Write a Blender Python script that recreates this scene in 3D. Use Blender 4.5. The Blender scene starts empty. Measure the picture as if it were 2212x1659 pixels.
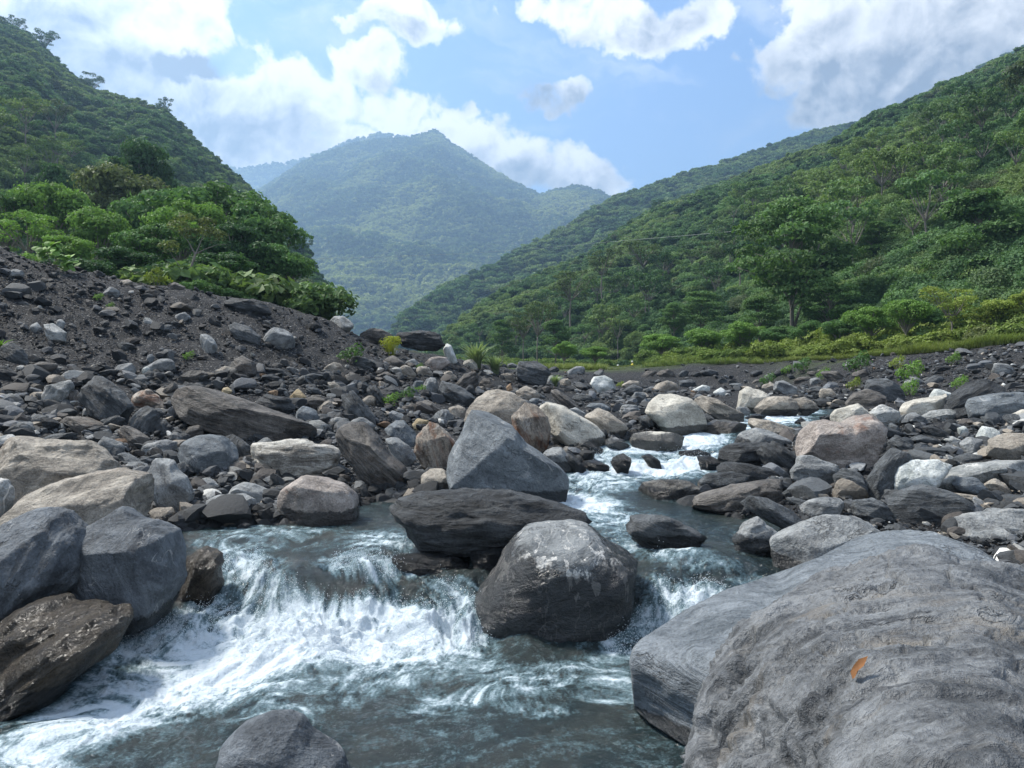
import bpy, bmesh, math, random
import numpy as np
from mathutils import Vector
# ---------------------------------------------------------------- camera, sky, sun, exposure
random.seed(7); RNG = np.random.default_rng(7)
S = bpy.context.scene
F, CU, HV, CH = 1661.0, 1106.0, 790.0, 3.0        # focal length in photo pixels, centre column, horizon row, eye height (m)
cam = bpy.data.objects.new('camera', bpy.data.cameras.new('camera')); S.collection.objects.link(cam)
cam.location = (0, 0, CH); cam.rotation_euler = (math.radians(90), 0, 0)
cam.data.sensor_width = 36; cam.data.lens = 36 * F / 2212; cam.data.shift_y = -(HV - 829.5) * -1 / 2212
cam.data.clip_start = 0.05; cam.data.clip_end = 20000
S.camera = cam
S.view_settings.view_transform = 'Standard'; S.view_settings.look = 'None'; S.view_settings.gamma = 1
S.view_settings.exposure = 1.55
SUN_EL, SUN_AZ = math.radians(52), math.radians(-62)      # azimuth from +Y towards +X
sun = bpy.data.objects.new('sun', bpy.data.lights.new('sun', 'SUN')); S.collection.objects.link(sun)
sun.data.energy = 2.8; sun.data.angle = math.radians(9); sun.data.color = (1, 0.955, 0.88)
sd = Vector((math.sin(SUN_AZ) * math.cos(SUN_EL), math.cos(SUN_AZ) * math.cos(SUN_EL), math.sin(SUN_EL)))
sun.rotation_euler = sd.to_track_quat('Z', 'Y').to_euler(); sun.location = (-20, 10, 40)
S.cycles.max_bounces = 5; S.cycles.diffuse_bounces = 2; S.cycles.glossy_bounces = 2; S.cycles.transmission_bounces = 2
S.cycles.volume_bounces = 0; S.cycles.transparent_max_bounces = 4
S.cycles.use_denoising = True

class NT:
    """tiny node-tree helper"""
    def __init__(s, tree): s.t = tree; tree.nodes.clear()
    def n(s, typ, ins=None, **kw):
        nd = s.t.nodes.new(typ)
        for k, v in kw.items(): setattr(nd, k, v)
        for k, v in (ins or {}).items():
            i = nd.inputs[k]
            if isinstance(v, bpy.types.NodeSocket): s.t.links.new(v, i)
            elif isinstance(v, bpy.types.Node): s.t.links.new(v.outputs[0], i)
            else: i.default_value = v
        return nd
    def m(s, op, a, b=0.0, c=None, clamp=False):
        ins = {0: a, 1: b}
        if c is not None: ins[2] = c
        nd = s.n('ShaderNodeMath', ins, operation=op); nd.use_clamp = clamp; return nd.outputs[0]
    def vm(s, op, a, b=None, out=0, scale=None):
        nd = s.n('ShaderNodeVectorMath', operation=op)
        for i, v in ((0, a), (1, b)):
            if v is None: continue
            if isinstance(v, bpy.types.NodeSocket): s.t.links.new(v, nd.inputs[i])
            else: nd.inputs[i].default_value = v
        if scale is not None: nd.inputs['Scale'].default_value = scale
        return nd.outputs[out]
    def noise(s, vec, scale, detail=4, rough=.55, dist=0., out=0, **kw):
        return s.n('ShaderNodeTexNoise', {'Vector': vec, 'Scale': scale, 'Detail': detail, 'Roughness': rough, 'Distortion': dist}, **kw).outputs[out]
    def ramp(s, fac, a, b, lo=0., hi=1., smooth=True):
        nd = s.n('ShaderNodeMapRange', {0: fac, 1: a, 2: b, 3: lo, 4: hi}); nd.interpolation_type = 'SMOOTHSTEP' if smooth else 'LINEAR'
        return nd.outputs[0]
    def mix(s, f, a, b, mode='MIX'):
        nd = s.n('ShaderNodeMix', data_type='RGBA', blend_type=mode)
        for i, v in ((0, f), (6, a), (7, b)):
            if isinstance(v, bpy.types.NodeSocket): s.t.links.new(v, nd.inputs[i])
            elif i == 0: nd.inputs[0].default_value = v
            else: nd.inputs[i].default_value = (*v, 1) if len(v) == 3 else v
        return nd.outputs[2]
    def out(s, surf, vol=None, typ='ShaderNodeOutputMaterial'):
        o = s.n(typ)
        if surf is not None: s.t.links.new(surf if isinstance(surf, bpy.types.NodeSocket) else surf.outputs[0], o.inputs['Surface'])
        if vol is not None: s.t.links.new(vol, o.inputs['Volume'])

def azel(u, v):
    x, z = (u - CU) / F, (HV - v) / F
    return math.atan(x), math.atan(z / math.hypot(1, x))
# ---- sky: Nishita air plus a procedural cloud deck laid out by compass direction and height angle
W = bpy.data.worlds.new('World'); S.world = W; W.use_nodes = True
w = NT(W.node_tree)
gen = w.n('ShaderNodeTexCoord').outputs['Generated']
sky = w.n('ShaderNodeTexSky', sky_type='NISHITA'); sky.sun_disc = False
sky.sun_elevation = SUN_EL; sky.sun_rotation = SUN_AZ; sky.air_density = 1.0; sky.dust_density = 0.6; sky.ozone_density = 2.0
sp = w.n('ShaderNodeSeparateXYZ', {0: gen})
az = w.m('ARCTAN2', sp.outputs[0], sp.outputs[1]); el = w.m('ARCSINE', sp.outputs[2])
P0 = w.n('ShaderNodeCombineXYZ', {0: az, 1: el}).outputs[0]
wc = w.vm('SUBTRACT', w.noise(P0, 7, 3, out=1), (.5, .5, .5)); P1 = w.vm('ADD', P0, w.vm('SCALE', wc, scale=.075))
wc = w.vm('SUBTRACT', w.noise(P0, 26, 4, .6, out=1), (.5, .5, .5)); P1 = w.vm('ADD', P1, w.vm('SCALE', wc, scale=.045))
def blobs(lst, P):
    acc = None
    for (u, v, ru, rv, rot, st) in lst:
        a, e = azel(u, v)
        mp = w.n('ShaderNodeMapping', {'Vector': P, 'Location': (a, e, 0), 'Rotation': (0, 0, math.radians(rot)), 'Scale': (ru / F, rv / F, 1)}, vector_type='TEXTURE')
        ln = w.vm('LENGTH', mp.outputs[0], out=1)
        b = w.ramp(ln, 0.3, 1.65, st, 0)
        acc = b if acc is None else (w.m('MAXIMUM', acc, b) if st > 0 else w.m('ADD', acc, b))
    return acc
CL = [(90, 60, 230, 90, 0, 1), (250, 130, 230, 120, 0, 1), (390, 60, 110, 75, 20, 1), (340, 250, 190, 110, 0, 1.1), (520, 250, 190, 110, 0, 1), (650, 200, 120, 90, 0, 1),
      (570, 90, 110, 40, -30, .72), (800, 130, 90, 55, 0, .95), (860, 235, 100, 55, 0, .85), (560, 320, 230, 60, 0, 1), (740, 300, 120, 50, 0, .9),
      (900, 30, 110, 48, -8, .95), (760, 35, 40, 18, 0, .6), (1060, 20, 28, 30, 0, .6), (1150, 10, 50, 30, 0, .75), (1330, 40, 140, 60, -10, 1), (1440, 70, 120, 42, 0, .9), (1540, 30, 110, 50, 0, .85), (1250, 15, 90, 40, 0, .9),
      (1800, 60, 170, 110, 0, 1), (2050, 110, 260, 150, 0, 1.2), (1680, 130, 120, 75, 40, .9), (1610, 200, 50, 45, 0, .7), (1820, 220, 120, 80, 0, .95), (1650, 50, 60, 60, 0, .5), (1950, 210, 110, 60, 0, .8),
      (1170, 210, 100, 34, 0, .8), (1215, 190, 70, 30, 8, .8), (950, 290, 70, 40, 0, .9), (1010, 320, 90, 55, -20, 1), (1110, 350, 110, 60, -15, 1), (1230, 370, 90, 58, -10, 1), (1310, 400, 60, 40, 0, .85), (1060, 270, 40, 30, 0, .5),
      (600, 30, 90, 60, 0, -.45), (480, 75, 40, 40, 0, -.2), (1640, 60, 40, 60, 20, -.5), (1480, 250, 150, 110, 0, -.7), (1060, 130, 120, 90, 0, -.5), (700, 150, 30, 40, 0, -.3)]
dens = blobs(CL, P1)
# elsewhere round the sky (behind and above the viewer) broken cloud
away = w.m('MAXIMUM', w.ramp(el, .52, .75), w.ramp(w.m('ABSOLUTE', az), .68, .95))
Dn = w.noise(gen, 3.2, 6, .6)
dens = w.m('ADD', dens, w.m('MULTIPLY', away, w.ramp(Dn, .35, .6, 0, .9)))
f1 = w.noise(P0, 15, 10, .62, .3); f2 = w.noise(w.vm('ADD', P0, (.010, -.016, 0)), 15, 6, .58, .3)
D = w.m('ADD', dens, w.m('MULTIPLY', w.m('MULTIPLY', w.m('SUBTRACT', f1, .5), 1.9), w.ramp(dens, .0, .35, .35, 1.)))
cover = w.m('MAXIMUM', w.ramp(D, .32, .70), w.ramp(w.noise(w.vm('MULTIPLY', P1, (1, 2.2, 1)), 3.4, 5, .6, .6), .46, .72, 0, .42))
GR = [(130, 120, 130, 60, 0, .9), (620, 300, 110, 50, 0, .8), (880, 50, 90, 22, 0, .6), (1350, 70, 130, 24, 0, .55), (1800, 120, 130, 60, 0, .6), (230, 150, 140, 70, 0, 1), (410, 130, 75, 24, 5, 1.7), (330, 190, 200, 45, 0, .8), (530, 300, 140, 75, 0, 1), (420, 290, 100, 60, 0, .7), (80, 40, 100, 40, 0, .6), (150, 60, 90, 50, 0, .7), (1960, 210, 330, 110, -8, .95), (2000, 60, 200, 70, 0, .5),
      (1180, 215, 110, 36, 0, 1), (1150, 385, 130, 36, 0, .9), (1040, 340, 60, 22, 0, .5), (1260, 400, 60, 22, 0, .8), (1460, 15, 90, 30, 0, .6), (840, 170, 60, 22, 0, .5)]
gr = blobs(GR, P1)
gr = w.m('ADD', gr, w.m('MULTIPLY', away, .5))
relief = w.m('MULTIPLY', w.m('SUBTRACT', f2, f1), 1.9)
lit = w.m('ADD', w.m('SUBTRACT', 1.0, w.m('MULTIPLY', gr, .85)), relief, clamp=True)
lit = w.m('SUBTRACT', lit, w.ramp(D, .75, 1.5, 0, .16), clamp=True)
CLOUD_HI, CLOUD_LO = (1.28, 1.27, 1.25), (.30, .33, .38)
ccol = w.mix(lit, CLOUD_LO, CLOUD_HI)
SKY_STR = .075
skyc = w.mix(1.0, sky.outputs[0], (.84, .91, 1.0), 'MULTIPLY')
bg1 = w.n('ShaderNodeBackground', {0: skyc, 1: SKY_STR}); bg2 = w.n('ShaderNodeBackground', {0: ccol, 1: .43})
ms = w.n('ShaderNodeMixShader', {0: w.m('MULTIPLY', cover, w.ramp(el, -.02, .03)), 1: bg1, 2: bg2})
w.out(ms, typ='ShaderNodeOutputWorld')

# ---------------------------------------------------------------- helpers
def link(o, parent=None):
    S.collection.objects.link(o)
    if parent: o.parent = parent
    return o
def tag(o, label=None, cat=None, group=None, kind=None):
    for k, v in (('label', label), ('category', cat), ('group', group), ('kind', kind)):
        if v: o[k] = v
    return o
def mesh_np(name, V, Fc, mat=None, smooth=True, attrs=None):
    V = np.asarray(V, np.float32); Fc = np.asarray(Fc, np.int32); k = Fc.shape[1]
    me = bpy.data.meshes.new(name)
    me.vertices.add(len(V)); me.vertices.foreach_set('co', V.ravel())
    me.loops.add(Fc.size); me.loops.foreach_set('vertex_index', Fc.ravel())
    me.polygons.add(len(Fc)); me.polygons.foreach_set('loop_start', np.arange(0, Fc.size, k, dtype=np.int32))
    me.polygons.foreach_set('loop_total', np.full(len(Fc), k, np.int32))
    me.polygons.foreach_set('use_smooth', np.full(len(Fc), smooth, bool))
    for an, av in (attrs or {}).items():
        av = np.asarray(av, np.float32)
        if av.ndim == 2:
            a = me.attributes.new(an, 'FLOAT_COLOR', 'POINT'); 
            if av.shape[1] == 3: av = np.c_[av, np.ones(len(av), np.float32)]
            a.data.foreach_set('color', av.ravel())
        else:
            a = me.attributes.new(an, 'FLOAT', 'POINT'); a.data.foreach_set('value', av)
    me.update(calc_edges=True)
    if mat: me.materials.append(mat)
    return me
def obj(name, me, parent=None, loc=None):
    o = bpy.data.objects.new(name, me); link(o, parent)
    if loc is not None: o.location = loc
    return o
def material(name, build):
    m = bpy.data.materials.new(name); m.use_nodes = True; t = NT(m.node_tree); build(t); return m
# ---- vectorised gradient noise
_perm = np.random.default_rng(3).permutation(4096).astype(np.int64)
_g = np.random.default_rng(4).normal(size=(4096, 3)).astype(np.float32); _g /= np.linalg.norm(_g, axis=1)[:, None]
def pn(P):
    P = np.asarray(P, np.float32); i = np.floor(P).astype(np.int64); f = P - i; u = f * f * f * (f * (f * 6 - 15) + 10)
    def h(dx, dy, dz):
        k = _perm[(i[:, 0] + dx) & 4095]; k = _perm[(k + i[:, 1] + dy) & 4095]; k = _perm[(k + i[:, 2] + dz) & 4095]
        g = _g[k]; return g[:, 0] * (f[:, 0] - dx) + g[:, 1] * (f[:, 1] - dy) + g[:, 2] * (f[:, 2] - dz)
    def L(a, b, t): return a + (b - a) * t
    x0 = L(h(0,0,0), h(1,0,0), u[:, 0]); x1 = L(h(0,1,0), h(1,1,0), u[:, 0])
    x2 = L(h(0,0,1), h(1,0,1), u[:, 0]); x3 = L(h(0,1,1), h(1,1,1), u[:, 0])
    return L(L(x0, x1, u[:, 1]), L(x2, x3, u[:, 1]), u[:, 2])
def fbm(P, o=4, g=.5, lac=2.03):
    P = np.asarray(P, np.float32); s = 0; a = 1.
    for k in range(o): s = s + a * pn(P + 17.3 * k); P = P * lac; a *= g
    return s
def ridge(P, o=4, g=.5):
    P = np.asarray(P, np.float32); s = 0; a = 1.; t = 0
    for k in range(o): s = s + a * (1 - 2 * np.abs(pn(P + 11.7 * k))); t += a; P = P * 2.07; a *= g
    return s / t
def ss(x, a, b):
    t = np.clip((x - a) / (b - a), 0, 1); return t * t * (3 - 2 * t)
def wp(u, v, d): return np.array([(u - CU) / F * d, d, CH + (HV - v) / F * d])
def px(P):
    y = np.maximum(P[:, 1], .05); return CU + P[:, 0] / y * F, HV - (P[:, 2] - CH) / y * F
# ---------------------------------------------------------------- lie of the land: water level and banks
class TPS:
    def __init__(s, pts, lam=1e-3):
        pts = np.array(pts, float); s.c = s.key(pts[:, 0], pts[:, 1]); z = pts[:, 2]; n = len(z)
        K = s.phi(s.c[:, None], s.c[None]) + lam * np.eye(n); Pm = np.c_[np.ones(n), s.c]
        A = np.block([[K, Pm], [Pm.T, np.zeros((3, 3))]]); sol = np.linalg.solve(A, np.r_[z, np.zeros(3)])
        s.w, s.a = sol[:n], sol[n:]
    def key(s, x, y):
        r = np.hypot(x, y); return np.stack([np.arctan2(x, y) * 2.2, np.log(np.maximum(r, .3))], -1)
    def phi(s, A, B): d = np.linalg.norm(A - B, axis=-1); return d ** 1.0 * -1
    def __call__(s, x, y):
        x = np.asarray(x, float); sh = x.shape; k = s.key(x.ravel(), np.asarray(y, float).ravel()); out = np.empty(len(k))
        for i in range(0, len(k), 20000):
            kk = k[i:i + 20000]; out[i:i + 20000] = s.phi(kk[:, None], s.c[None]) @ s.w + s.a[0] + kk @ s.a[1:]
        return out.reshape(sh)
def wz(u, d, z): return ((u - CU) / F * d, d, z)
WP = []
for u in (-700, 0, 600, 1106, 1500, 2300): WP += [wz(u, 2.5, 0), wz(u, 5.5, 0), wz(u, 7.2, 0)]
for u, d in ((-300, 8.2), (200, 8.4), (500, 8.6), (800, 8.7), (1000, 8.8), (1250, 8.8), (1400, 8.4), (1600, 8.0), (2200, 8.0)): WP.append(wz(u, d, 0))
for u, d in ((-300, 10.1), (250, 9.9), (480, 10.1), (650, 9.75), (800, 9.9), (950, 9.6), (1100, 9.6), (1280, 9.3), (1450, 9.25), (1560, 9.1), (2200, 9.1)): WP.append(wz(u, d, .50))
for u, d, z in ((-300, 12, .6), (400, 11.4, .6), (700, 11.4, .6), (1000, 11, .6), (1250, 10.6, .58), (1500, 10.4, .58), (2000, 10.4, .6), (500, 13.4, .64), (850, 13.6, .65), (1200, 13.7, .66), (1500, 13.2, .66), (2000, 13, .7),
    (1180, 14.4, .80), (1300, 14.5, .84), (1500, 14.6, .86), (1300, 15.3, .92), (1500, 15.4, .95), (1700, 15, .95), (1000, 15, .9), (1300, 16.3, 1.08), (1450, 16.4, 1.10), (1560, 16.3, 1.12), (1300, 17.2, 1.22), (1450, 17.3, 1.24), (1560, 17.2, 1.25),
    (1350, 18.0, 1.30), (1500, 18.1, 1.38), (1600, 18.2, 1.40), (1550, 19.7, 1.43), (1700, 20, 1.44), (1650, 23.4, 1.46), (1800, 26.5, 1.50), (1500, 24, 1.5), (1900, 40, 1.7), (1100, 24, 1.4), (300, 20, 1.2), (2300, 22, 1.4), (1300, 60, 1.8), (2300, 60, 2.0), (-300, 60, 2)): WP.append(wz(u, d, z))
ZW0 = TPS(WP, 2e-3)
HUMPS = [(560, 1235, 9.55, .30, .22, .13), (780, 1240, 9.3, .28, .2, .12), (1010, 1260, 9.3, .25, .2, .10), (420, 1330, 8.9, .4, .3, .08), (860, 1370, 8.6, .5, .25, .05), (600, 1400, 8.3, .6, .3, .06), (690, 1250, 9.35, .62, .40, .20), (900, 1262, 9.35, .45, .35, .12), (1530, 1232, 9.6, .75, .35, .16), (150, 1600, 6.3, .5, .3, .09), (1290, 1330, 8.7, .0, .3, .0)]
def ZW(x, y):
    P_ = np.c_[np.ravel(x), np.ravel(y), 0 * np.ravel(x)]; wb = (fbm(P_ * 1.1 + 7, 4, .6) * .60).reshape(np.shape(x)); z = ZW0(x + wb * .5, y + wb)
    for u, v, d, rx, ry, h in HUMPS:
        if h: z = z + h * np.exp(-((x - (u - CU) / F * d) / rx) ** 2 - ((y - d) / ry) ** 2)
    return z
BP = [wp(*t) for t in [(-500,560,17),(-500,800,13),(-500,1100,9.5),(-500,1450,7),(0,535,26),(0,700,21.5),(0,850,17.5),(0,950,15),(0,1100,11.8),(0,1250,9.3),(0,1450,7.4),(0,1590,6.2),
    (200,590,27),(200,700,23),(200,830,19),(200,950,15.5),(200,1100,12),(400,622,28.5),(400,700,25),(400,820,21),(400,900,18),(400,1000,15),(400,1135,11.8),
    (580,655,30),(580,780,24),(580,900,18.5),(580,1000,15.5),(580,1125,12.2),(700,690,31),(700,780,26),(700,880,20.5),(700,1000,16),(700,1080,13.7),(745,712,32),(820,752,33),
    (900,1000,16.8),(900,900,21),(900,830,27),(900,780,33),(980,775,37),(1100,950,20),(1100,880,26),(1100,830,34),(1100,800,42),(1300,880,28),(1300,850,35),(1300,825,46),(1300,806,58),
    (1200,1000,17),(1280,940,20),(1000,1060,14.3),(1500,850,38),(1500,838,52),(1500,788,59),(1400,797,60),(1400,840,48),(1600,836,51),(1600,787,57),(1700,870,30),(1700,850,40),(1700,785,52),(1700,835,47),
    (1850,880,26),(1850,850,36),(1850,835,39),(1850,780,46),(2000,900,22),(2000,850,33),(2000,770,42),(2212,900,20),(2212,860,28),(2212,830,31),(2212,742,38),(2700,900,14),(2700,700,30),
    (1620,1075,13.2),(1700,1050,14),(1700,950,19),(1700,1130,11),(1900,1130,11),(1900,1050,13.5),(1900,950,18.5),(2100,1150,10.6),(2100,1050,13),(2100,950,18),(2212,1150,10.3),(2600,1300,7.5),(2600,1100,10.5),
    (1700,1500,7.0),(2212,1500,6.9),(2212,1800,4.9),(2900,1800,4.9),(1800,1300,8.9),(2212,1300,8.9),(2212,740,50),(2000,757,55),(1700,772,62),(1500,785,75)]]
BP += [np.array(p, float) for p in [(-32,40,5.0),(-20,44,5.0),(-12,48,4.2),(-5,50,3.4),(-30,70,6.5),(-12,72,4.6),(0,62,2.55),(0,100,2.6),(-45,110,10),(-10,120,3.2),(10,160,3),(20,75,3.2),(35,75,4.2),(15,100,2.9),(40,110,6),(8,110,2.0),(20,130,2.3),(0,200,3),(60,200,6),(-60,200,6),(50,60,5.5),(80,60,8),(90,140,9)]]
ZB = TPS(BP, 2e-3)
# channel outline, traced at the water's own level
CHAN = [(-300,1700),(-300,1610),(0,1560),(120,1470),(230,1390),(250,1330),(330,1310),(385,1240),(385,1150),(440,1140),(560,1135),(700,1128),(780,1095),(820,1080),(980,1072),(1120,1078),(1190,1045),(1215,1010),(1290,1000),(1290,965),(1360,955),(1450,935),(1560,905),(1640,895),(1680,880),(1800,884),(1760,905),(1715,935),(1600,945),
        (1570,975),(1560,1010),(1500,1045),(1510,1100),(1600,1130),(1680,1120),(1665,1180),(1680,1240),(1600,1300),(1480,1360),(1380,1430),(1420,1560),(1600,1700),(1800,1900),(1800,2600),(-300,2600)]
def hitw(u, v):
    ds = np.exp(np.linspace(np.log(1.5), np.log(70), 900)); x = (u - CU) / F * ds; z = CH + (HV - v) / F * ds
    b = z <= ZW0(x, ds); i = np.argmax(b) if b.any() else len(ds) - 1; return x[i], ds[i]
CH_XY = np.array([hitw(u, v) for u, v in CHAN])
def sdist(x, y, poly=None):
    poly = CH_XY if poly is None else poly
    P = np.stack([x.ravel(), y.ravel()], -1); out = np.full(len(P), 1e9); ins = np.zeros(len(P), bool)
    A, B = poly, np.roll(poly, -1, 0)
    for a, b in zip(A, B):
        ab = b - a; t = np.clip(((P - a) @ ab) / (ab @ ab + 1e-12), 0, 1); out = np.minimum(out, np.hypot(*(P - a - t[:, None] * ab).T))
        c = ((a[1] > P[:, 1]) != (b[1] > P[:, 1])); xi = a[0] + (P[:, 1] - a[1]) / (b[1] - a[1] + 1e-12) * ab[0]; ins ^= c & (P[:, 0] < xi)
    return np.where(ins, out, -out).reshape(x.shape)
def ZT(x, y):
    x = np.asarray(x, float); y = np.asarray(y, float)
    b = ZB(x, y); w_ = ZW0(x, y); s = sdist(x, y); sc = np.clip(y * .02, .12, .5)
    near = ss(s, -8, -1) * (y < 30); b = np.maximum(b, (w_ + .06) * 1.0 * (y < 30) + b * (y >= 30)) if True else b
    k = ss(s, -sc, sc); return b * (1 - k) + (w_ - .45) * k
def hit(u, v, f=None):
    ds = np.exp(np.linspace(np.log(2.5), np.log(240), 700)); x = (u - CU) / F * ds; z = CH + (HV - v) / F * ds
    h = (f or ZT)(x, ds); b = z <= h; i = int(np.argmax(b)) if b.any() else len(ds) - 1
    return float(ds[i])
_hd = np.exp(np.linspace(np.log(2.5), np.log(200), 260))
def hit_many(u, v):
    """depth at which each pixel's ray meets the bank"""
    U = np.linspace(-560, 2772, 180); X = (U[:, None] - CU) / F * _hd[None]; G = hit_many.g if hasattr(hit_many, 'g') else ZT(X, np.broadcast_to(_hd, X.shape)); hit_many.g = G
    out = np.full(len(u), -1.)
    iu = np.clip(((u + 560) / 3332 * 179).round().astype(int), 0, 179)
    Z = CH + (HV - v[:, None]) / F * _hd[None]; b = Z <= G[iu]; i = b.argmax(1); ok = b.any(1); out[ok] = _hd[i[ok]]; return out

# ---- riverbed and banks: one sheet
def polar(nt, nr, a0, a1, r0, r1):
    t = np.linspace(math.radians(a0), math.radians(a1), nt); r = np.exp(np.linspace(math.log(r0), math.log(r1), nr))
    T, R = np.meshgrid(t, r); X, Y = R * np.sin(T), R * np.cos(T)
    i = np.arange(nr - 1)[:, None] * nt + np.arange(nt - 1)[None]; Fc = np.stack([i, i + 1, i + nt + 1, i + nt], -1).reshape(-1, 4)
    return X, Y, Fc
def gravel(t):
    g = t.n('ShaderNodeNewGeometry'); P = g.outputs['Position']
    n1 = t.noise(P, 1.1, 6, .65); n2 = t.noise(P, 9, 5, .7); n3 = t.noise(P, .22, 3)
    vo = t.n('ShaderNodeTexVoronoi', {'Vector': P, 'Scale': 24.0, 'Randomness': 1.0}); hs = t.n('ShaderNodeSeparateColor', {0: vo.outputs['Color']})
    c = t.mix(t.ramp(n2, .3, .7), (.009, .0095, .0105), (.027, .028, .030)); c = t.mix(t.ramp(hs.outputs[0], .82, 1.0), c, (.12, .115, .11)); c = t.mix(t.ramp(hs.outputs[1], .975, .985), c, (.24, .23, .21))
    c = t.mix(t.ramp(n1, .48, .7, 0, .55), c, (.042, .040, .038)); 
    wa = t.n('ShaderNodeAttribute', attribute_name='wet').outputs['Fac']; c = t.mix(t.m('MULTIPLY', wa, .7), c, (.006, .006, .006))
    gm = t.n('ShaderNodeAttribute', attribute_name='green').outputs['Fac']
    gc = t.mix(t.ramp(n2, .3, .7), (.035, .060, .016), (.10, .13, .03)); c = t.mix(gm, c, gc)
    h = t.m('ADD', t.m('MULTIPLY', vo.outputs['Distance'], -.6), t.m('MULTIPLY', n2, .7))
    bp = t.n('ShaderNodeBump', {'Height': h, 'Distance': .10, 'Strength': .9})
    t.out(t.n('ShaderNodeBsdfPrincipled', {'Base Color': c, 'Roughness': t.ramp(wa, 0, 1, .85, .35), 'Normal': bp, 'Specular IOR Level': .25}))
M_GRAVEL = material('dark_gravel', gravel)
X, Y, Fc = polar(560, 560, -46, 46, 2.2, 260)
Z = ZT(X, Y); V = np.stack([X, Y, Z], -1).reshape(-1, 3)
r_ = np.hypot(V[:, 0], V[:, 1]); nz = fbm(V * .9, 4) * .09 + fbm(V * 5, 3) * .04 + (ridge(V * .35, 3) - .62) * .10
V[:, 2] += nz * np.clip(r_ / 12, .4, 1.6)
uu, vv = px(V)
green = ss(V[:, 1], 57, 64) * (V[:, 0] > -6) * ss(-fbm(V * .2, 2), -.9, .1)
green = np.maximum(green, ss(uu, 1600, 1900) * ss(V[:, 1], 45 + 0 * uu, 52)); green = np.maximum(green, .8 * ss(V[:, 1], 36, 42) * (V[:, 0] < -3))
green *= ss(fbm(V * .8, 3), -.5, .1)
obj('riverbed', mesh_np('riverbed', V, Fc, M_GRAVEL, attrs={'green': green, 'wet': ss(sdist(V[:, 0], V[:, 1]), -.45, -.1) * (V[:, 1] < 28)})); tag(bpy.data.objects['riverbed'], kind='structure')
m_ground = material('valley_floor', lambda t: t.out(t.n('ShaderNodeBsdfPrincipled', {'Base Color': t.mix(t.noise(t.n('ShaderNodeNewGeometry').outputs['Position'], .2, 5), (.03, .04, .02), (.06, .06, .05)), 'Roughness': .9})))
gv = np.array([[-6000, -3000, -1.5], [6000, -3000, -1.5], [6000, 8000, -1.5], [-6000, 8000, -1.5]]); tag(obj('ground', mesh_np('ground', gv, [[0, 1, 2, 3]], m_ground)), kind='structure')

# ---- water
def FOAM(u, v):
    def g(cu, cv, ru, rv, s, rot=0):
        c, sn = math.cos(math.radians(rot)), math.sin(math.radians(rot)); a = (u - cu) * c + (v - cv) * sn; b = -(u - cu) * sn + (v - cv) * c
        return s * np.exp(-((a / ru) ** 2 + (b / rv) ** 2) ** 1.5)
    L = [(760,1375,350,85,1.3,-4),(450,1440,260,70,1.0,-25),(520,1430,300,75,1.25,-22),(330,1500,260,60,1.05,-28),(140,1570,210,60,.95,-30),(330,1390,120,50,.9,-25),(560,1350,200,50,1.1,-10),(250,1450,130,40,.8,-35),(640,1290,170,60,.85,10),(540,1240,90,50,.85,20),(800,1230,140,45,.75,0),(930,1290,130,50,.75,0),(430,1330,110,40,.8,-20),(700,1480,300,60,.62,-12),(980,1370,150,50,.75,0),
         (1000,1310,60,30,.9,0),(1500,1290,110,42,1.05,12),(1400,1345,70,45,.85,-35),(1350,1390,90,35,.75,0),(1200,1440,190,60,.55,-15),(1330,1480,110,50,.62,0),(1050,1500,230,30,.55,-12),(1150,1530,120,25,.5,10),(1440,1330,60,30,.9,0),
         (60,1640,120,40,.95,10),(1250,1085,120,24,1.1,6),(1320,1120,120,30,.6,0),(1180,1100,60,20,.8,0),(1300,1040,90,26,.75,0),(1420,1010,160,24,1.15,0),(1290,1020,90,20,.8,0),(1500,1000,90,26,1.1,0),(1330,985,80,20,.8,0),(1400,972,140,14,.9,0),(1500,950,80,28,1.2,0),(1600,918,70,18,.7,0),(1680,905,80,18,1.0,0),(1720,892,60,12,1.0,0),
         (1420,1190,110,30,.62,0),(1520,1225,120,30,.5,0),(1600,1255,60,20,.6,0),(1420,1150,90,20,.4,0),(600,1160,220,34,.46,0),(820,1170,90,30,.6,0),(520,1200,120,30,.55,10),(1350,1160,120,30,.4,0),(1000,1420,240,60,.55,-8),(1620,1170,60,30,.4,0),(700,1110,60,15,.25,0),(1060,1340,60,20,.6,0)]
    a = 0
    for q in L: a = np.maximum(a, g(*q)) if not np.isscalar(a) else g(*q)
    b = 0
    for q in L: b = b + g(*q) * .35
    a = np.maximum(a, np.minimum(b, 1))
    for q in [(1180,1400,110,36,.55,0),(700,1262,85,30,.42,8),(905,1285,60,30,.45,20),(1530,1245,90,20,.25,0)]: a = a - g(*q)
    return np.clip(a, 0, 1.4)
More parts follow.
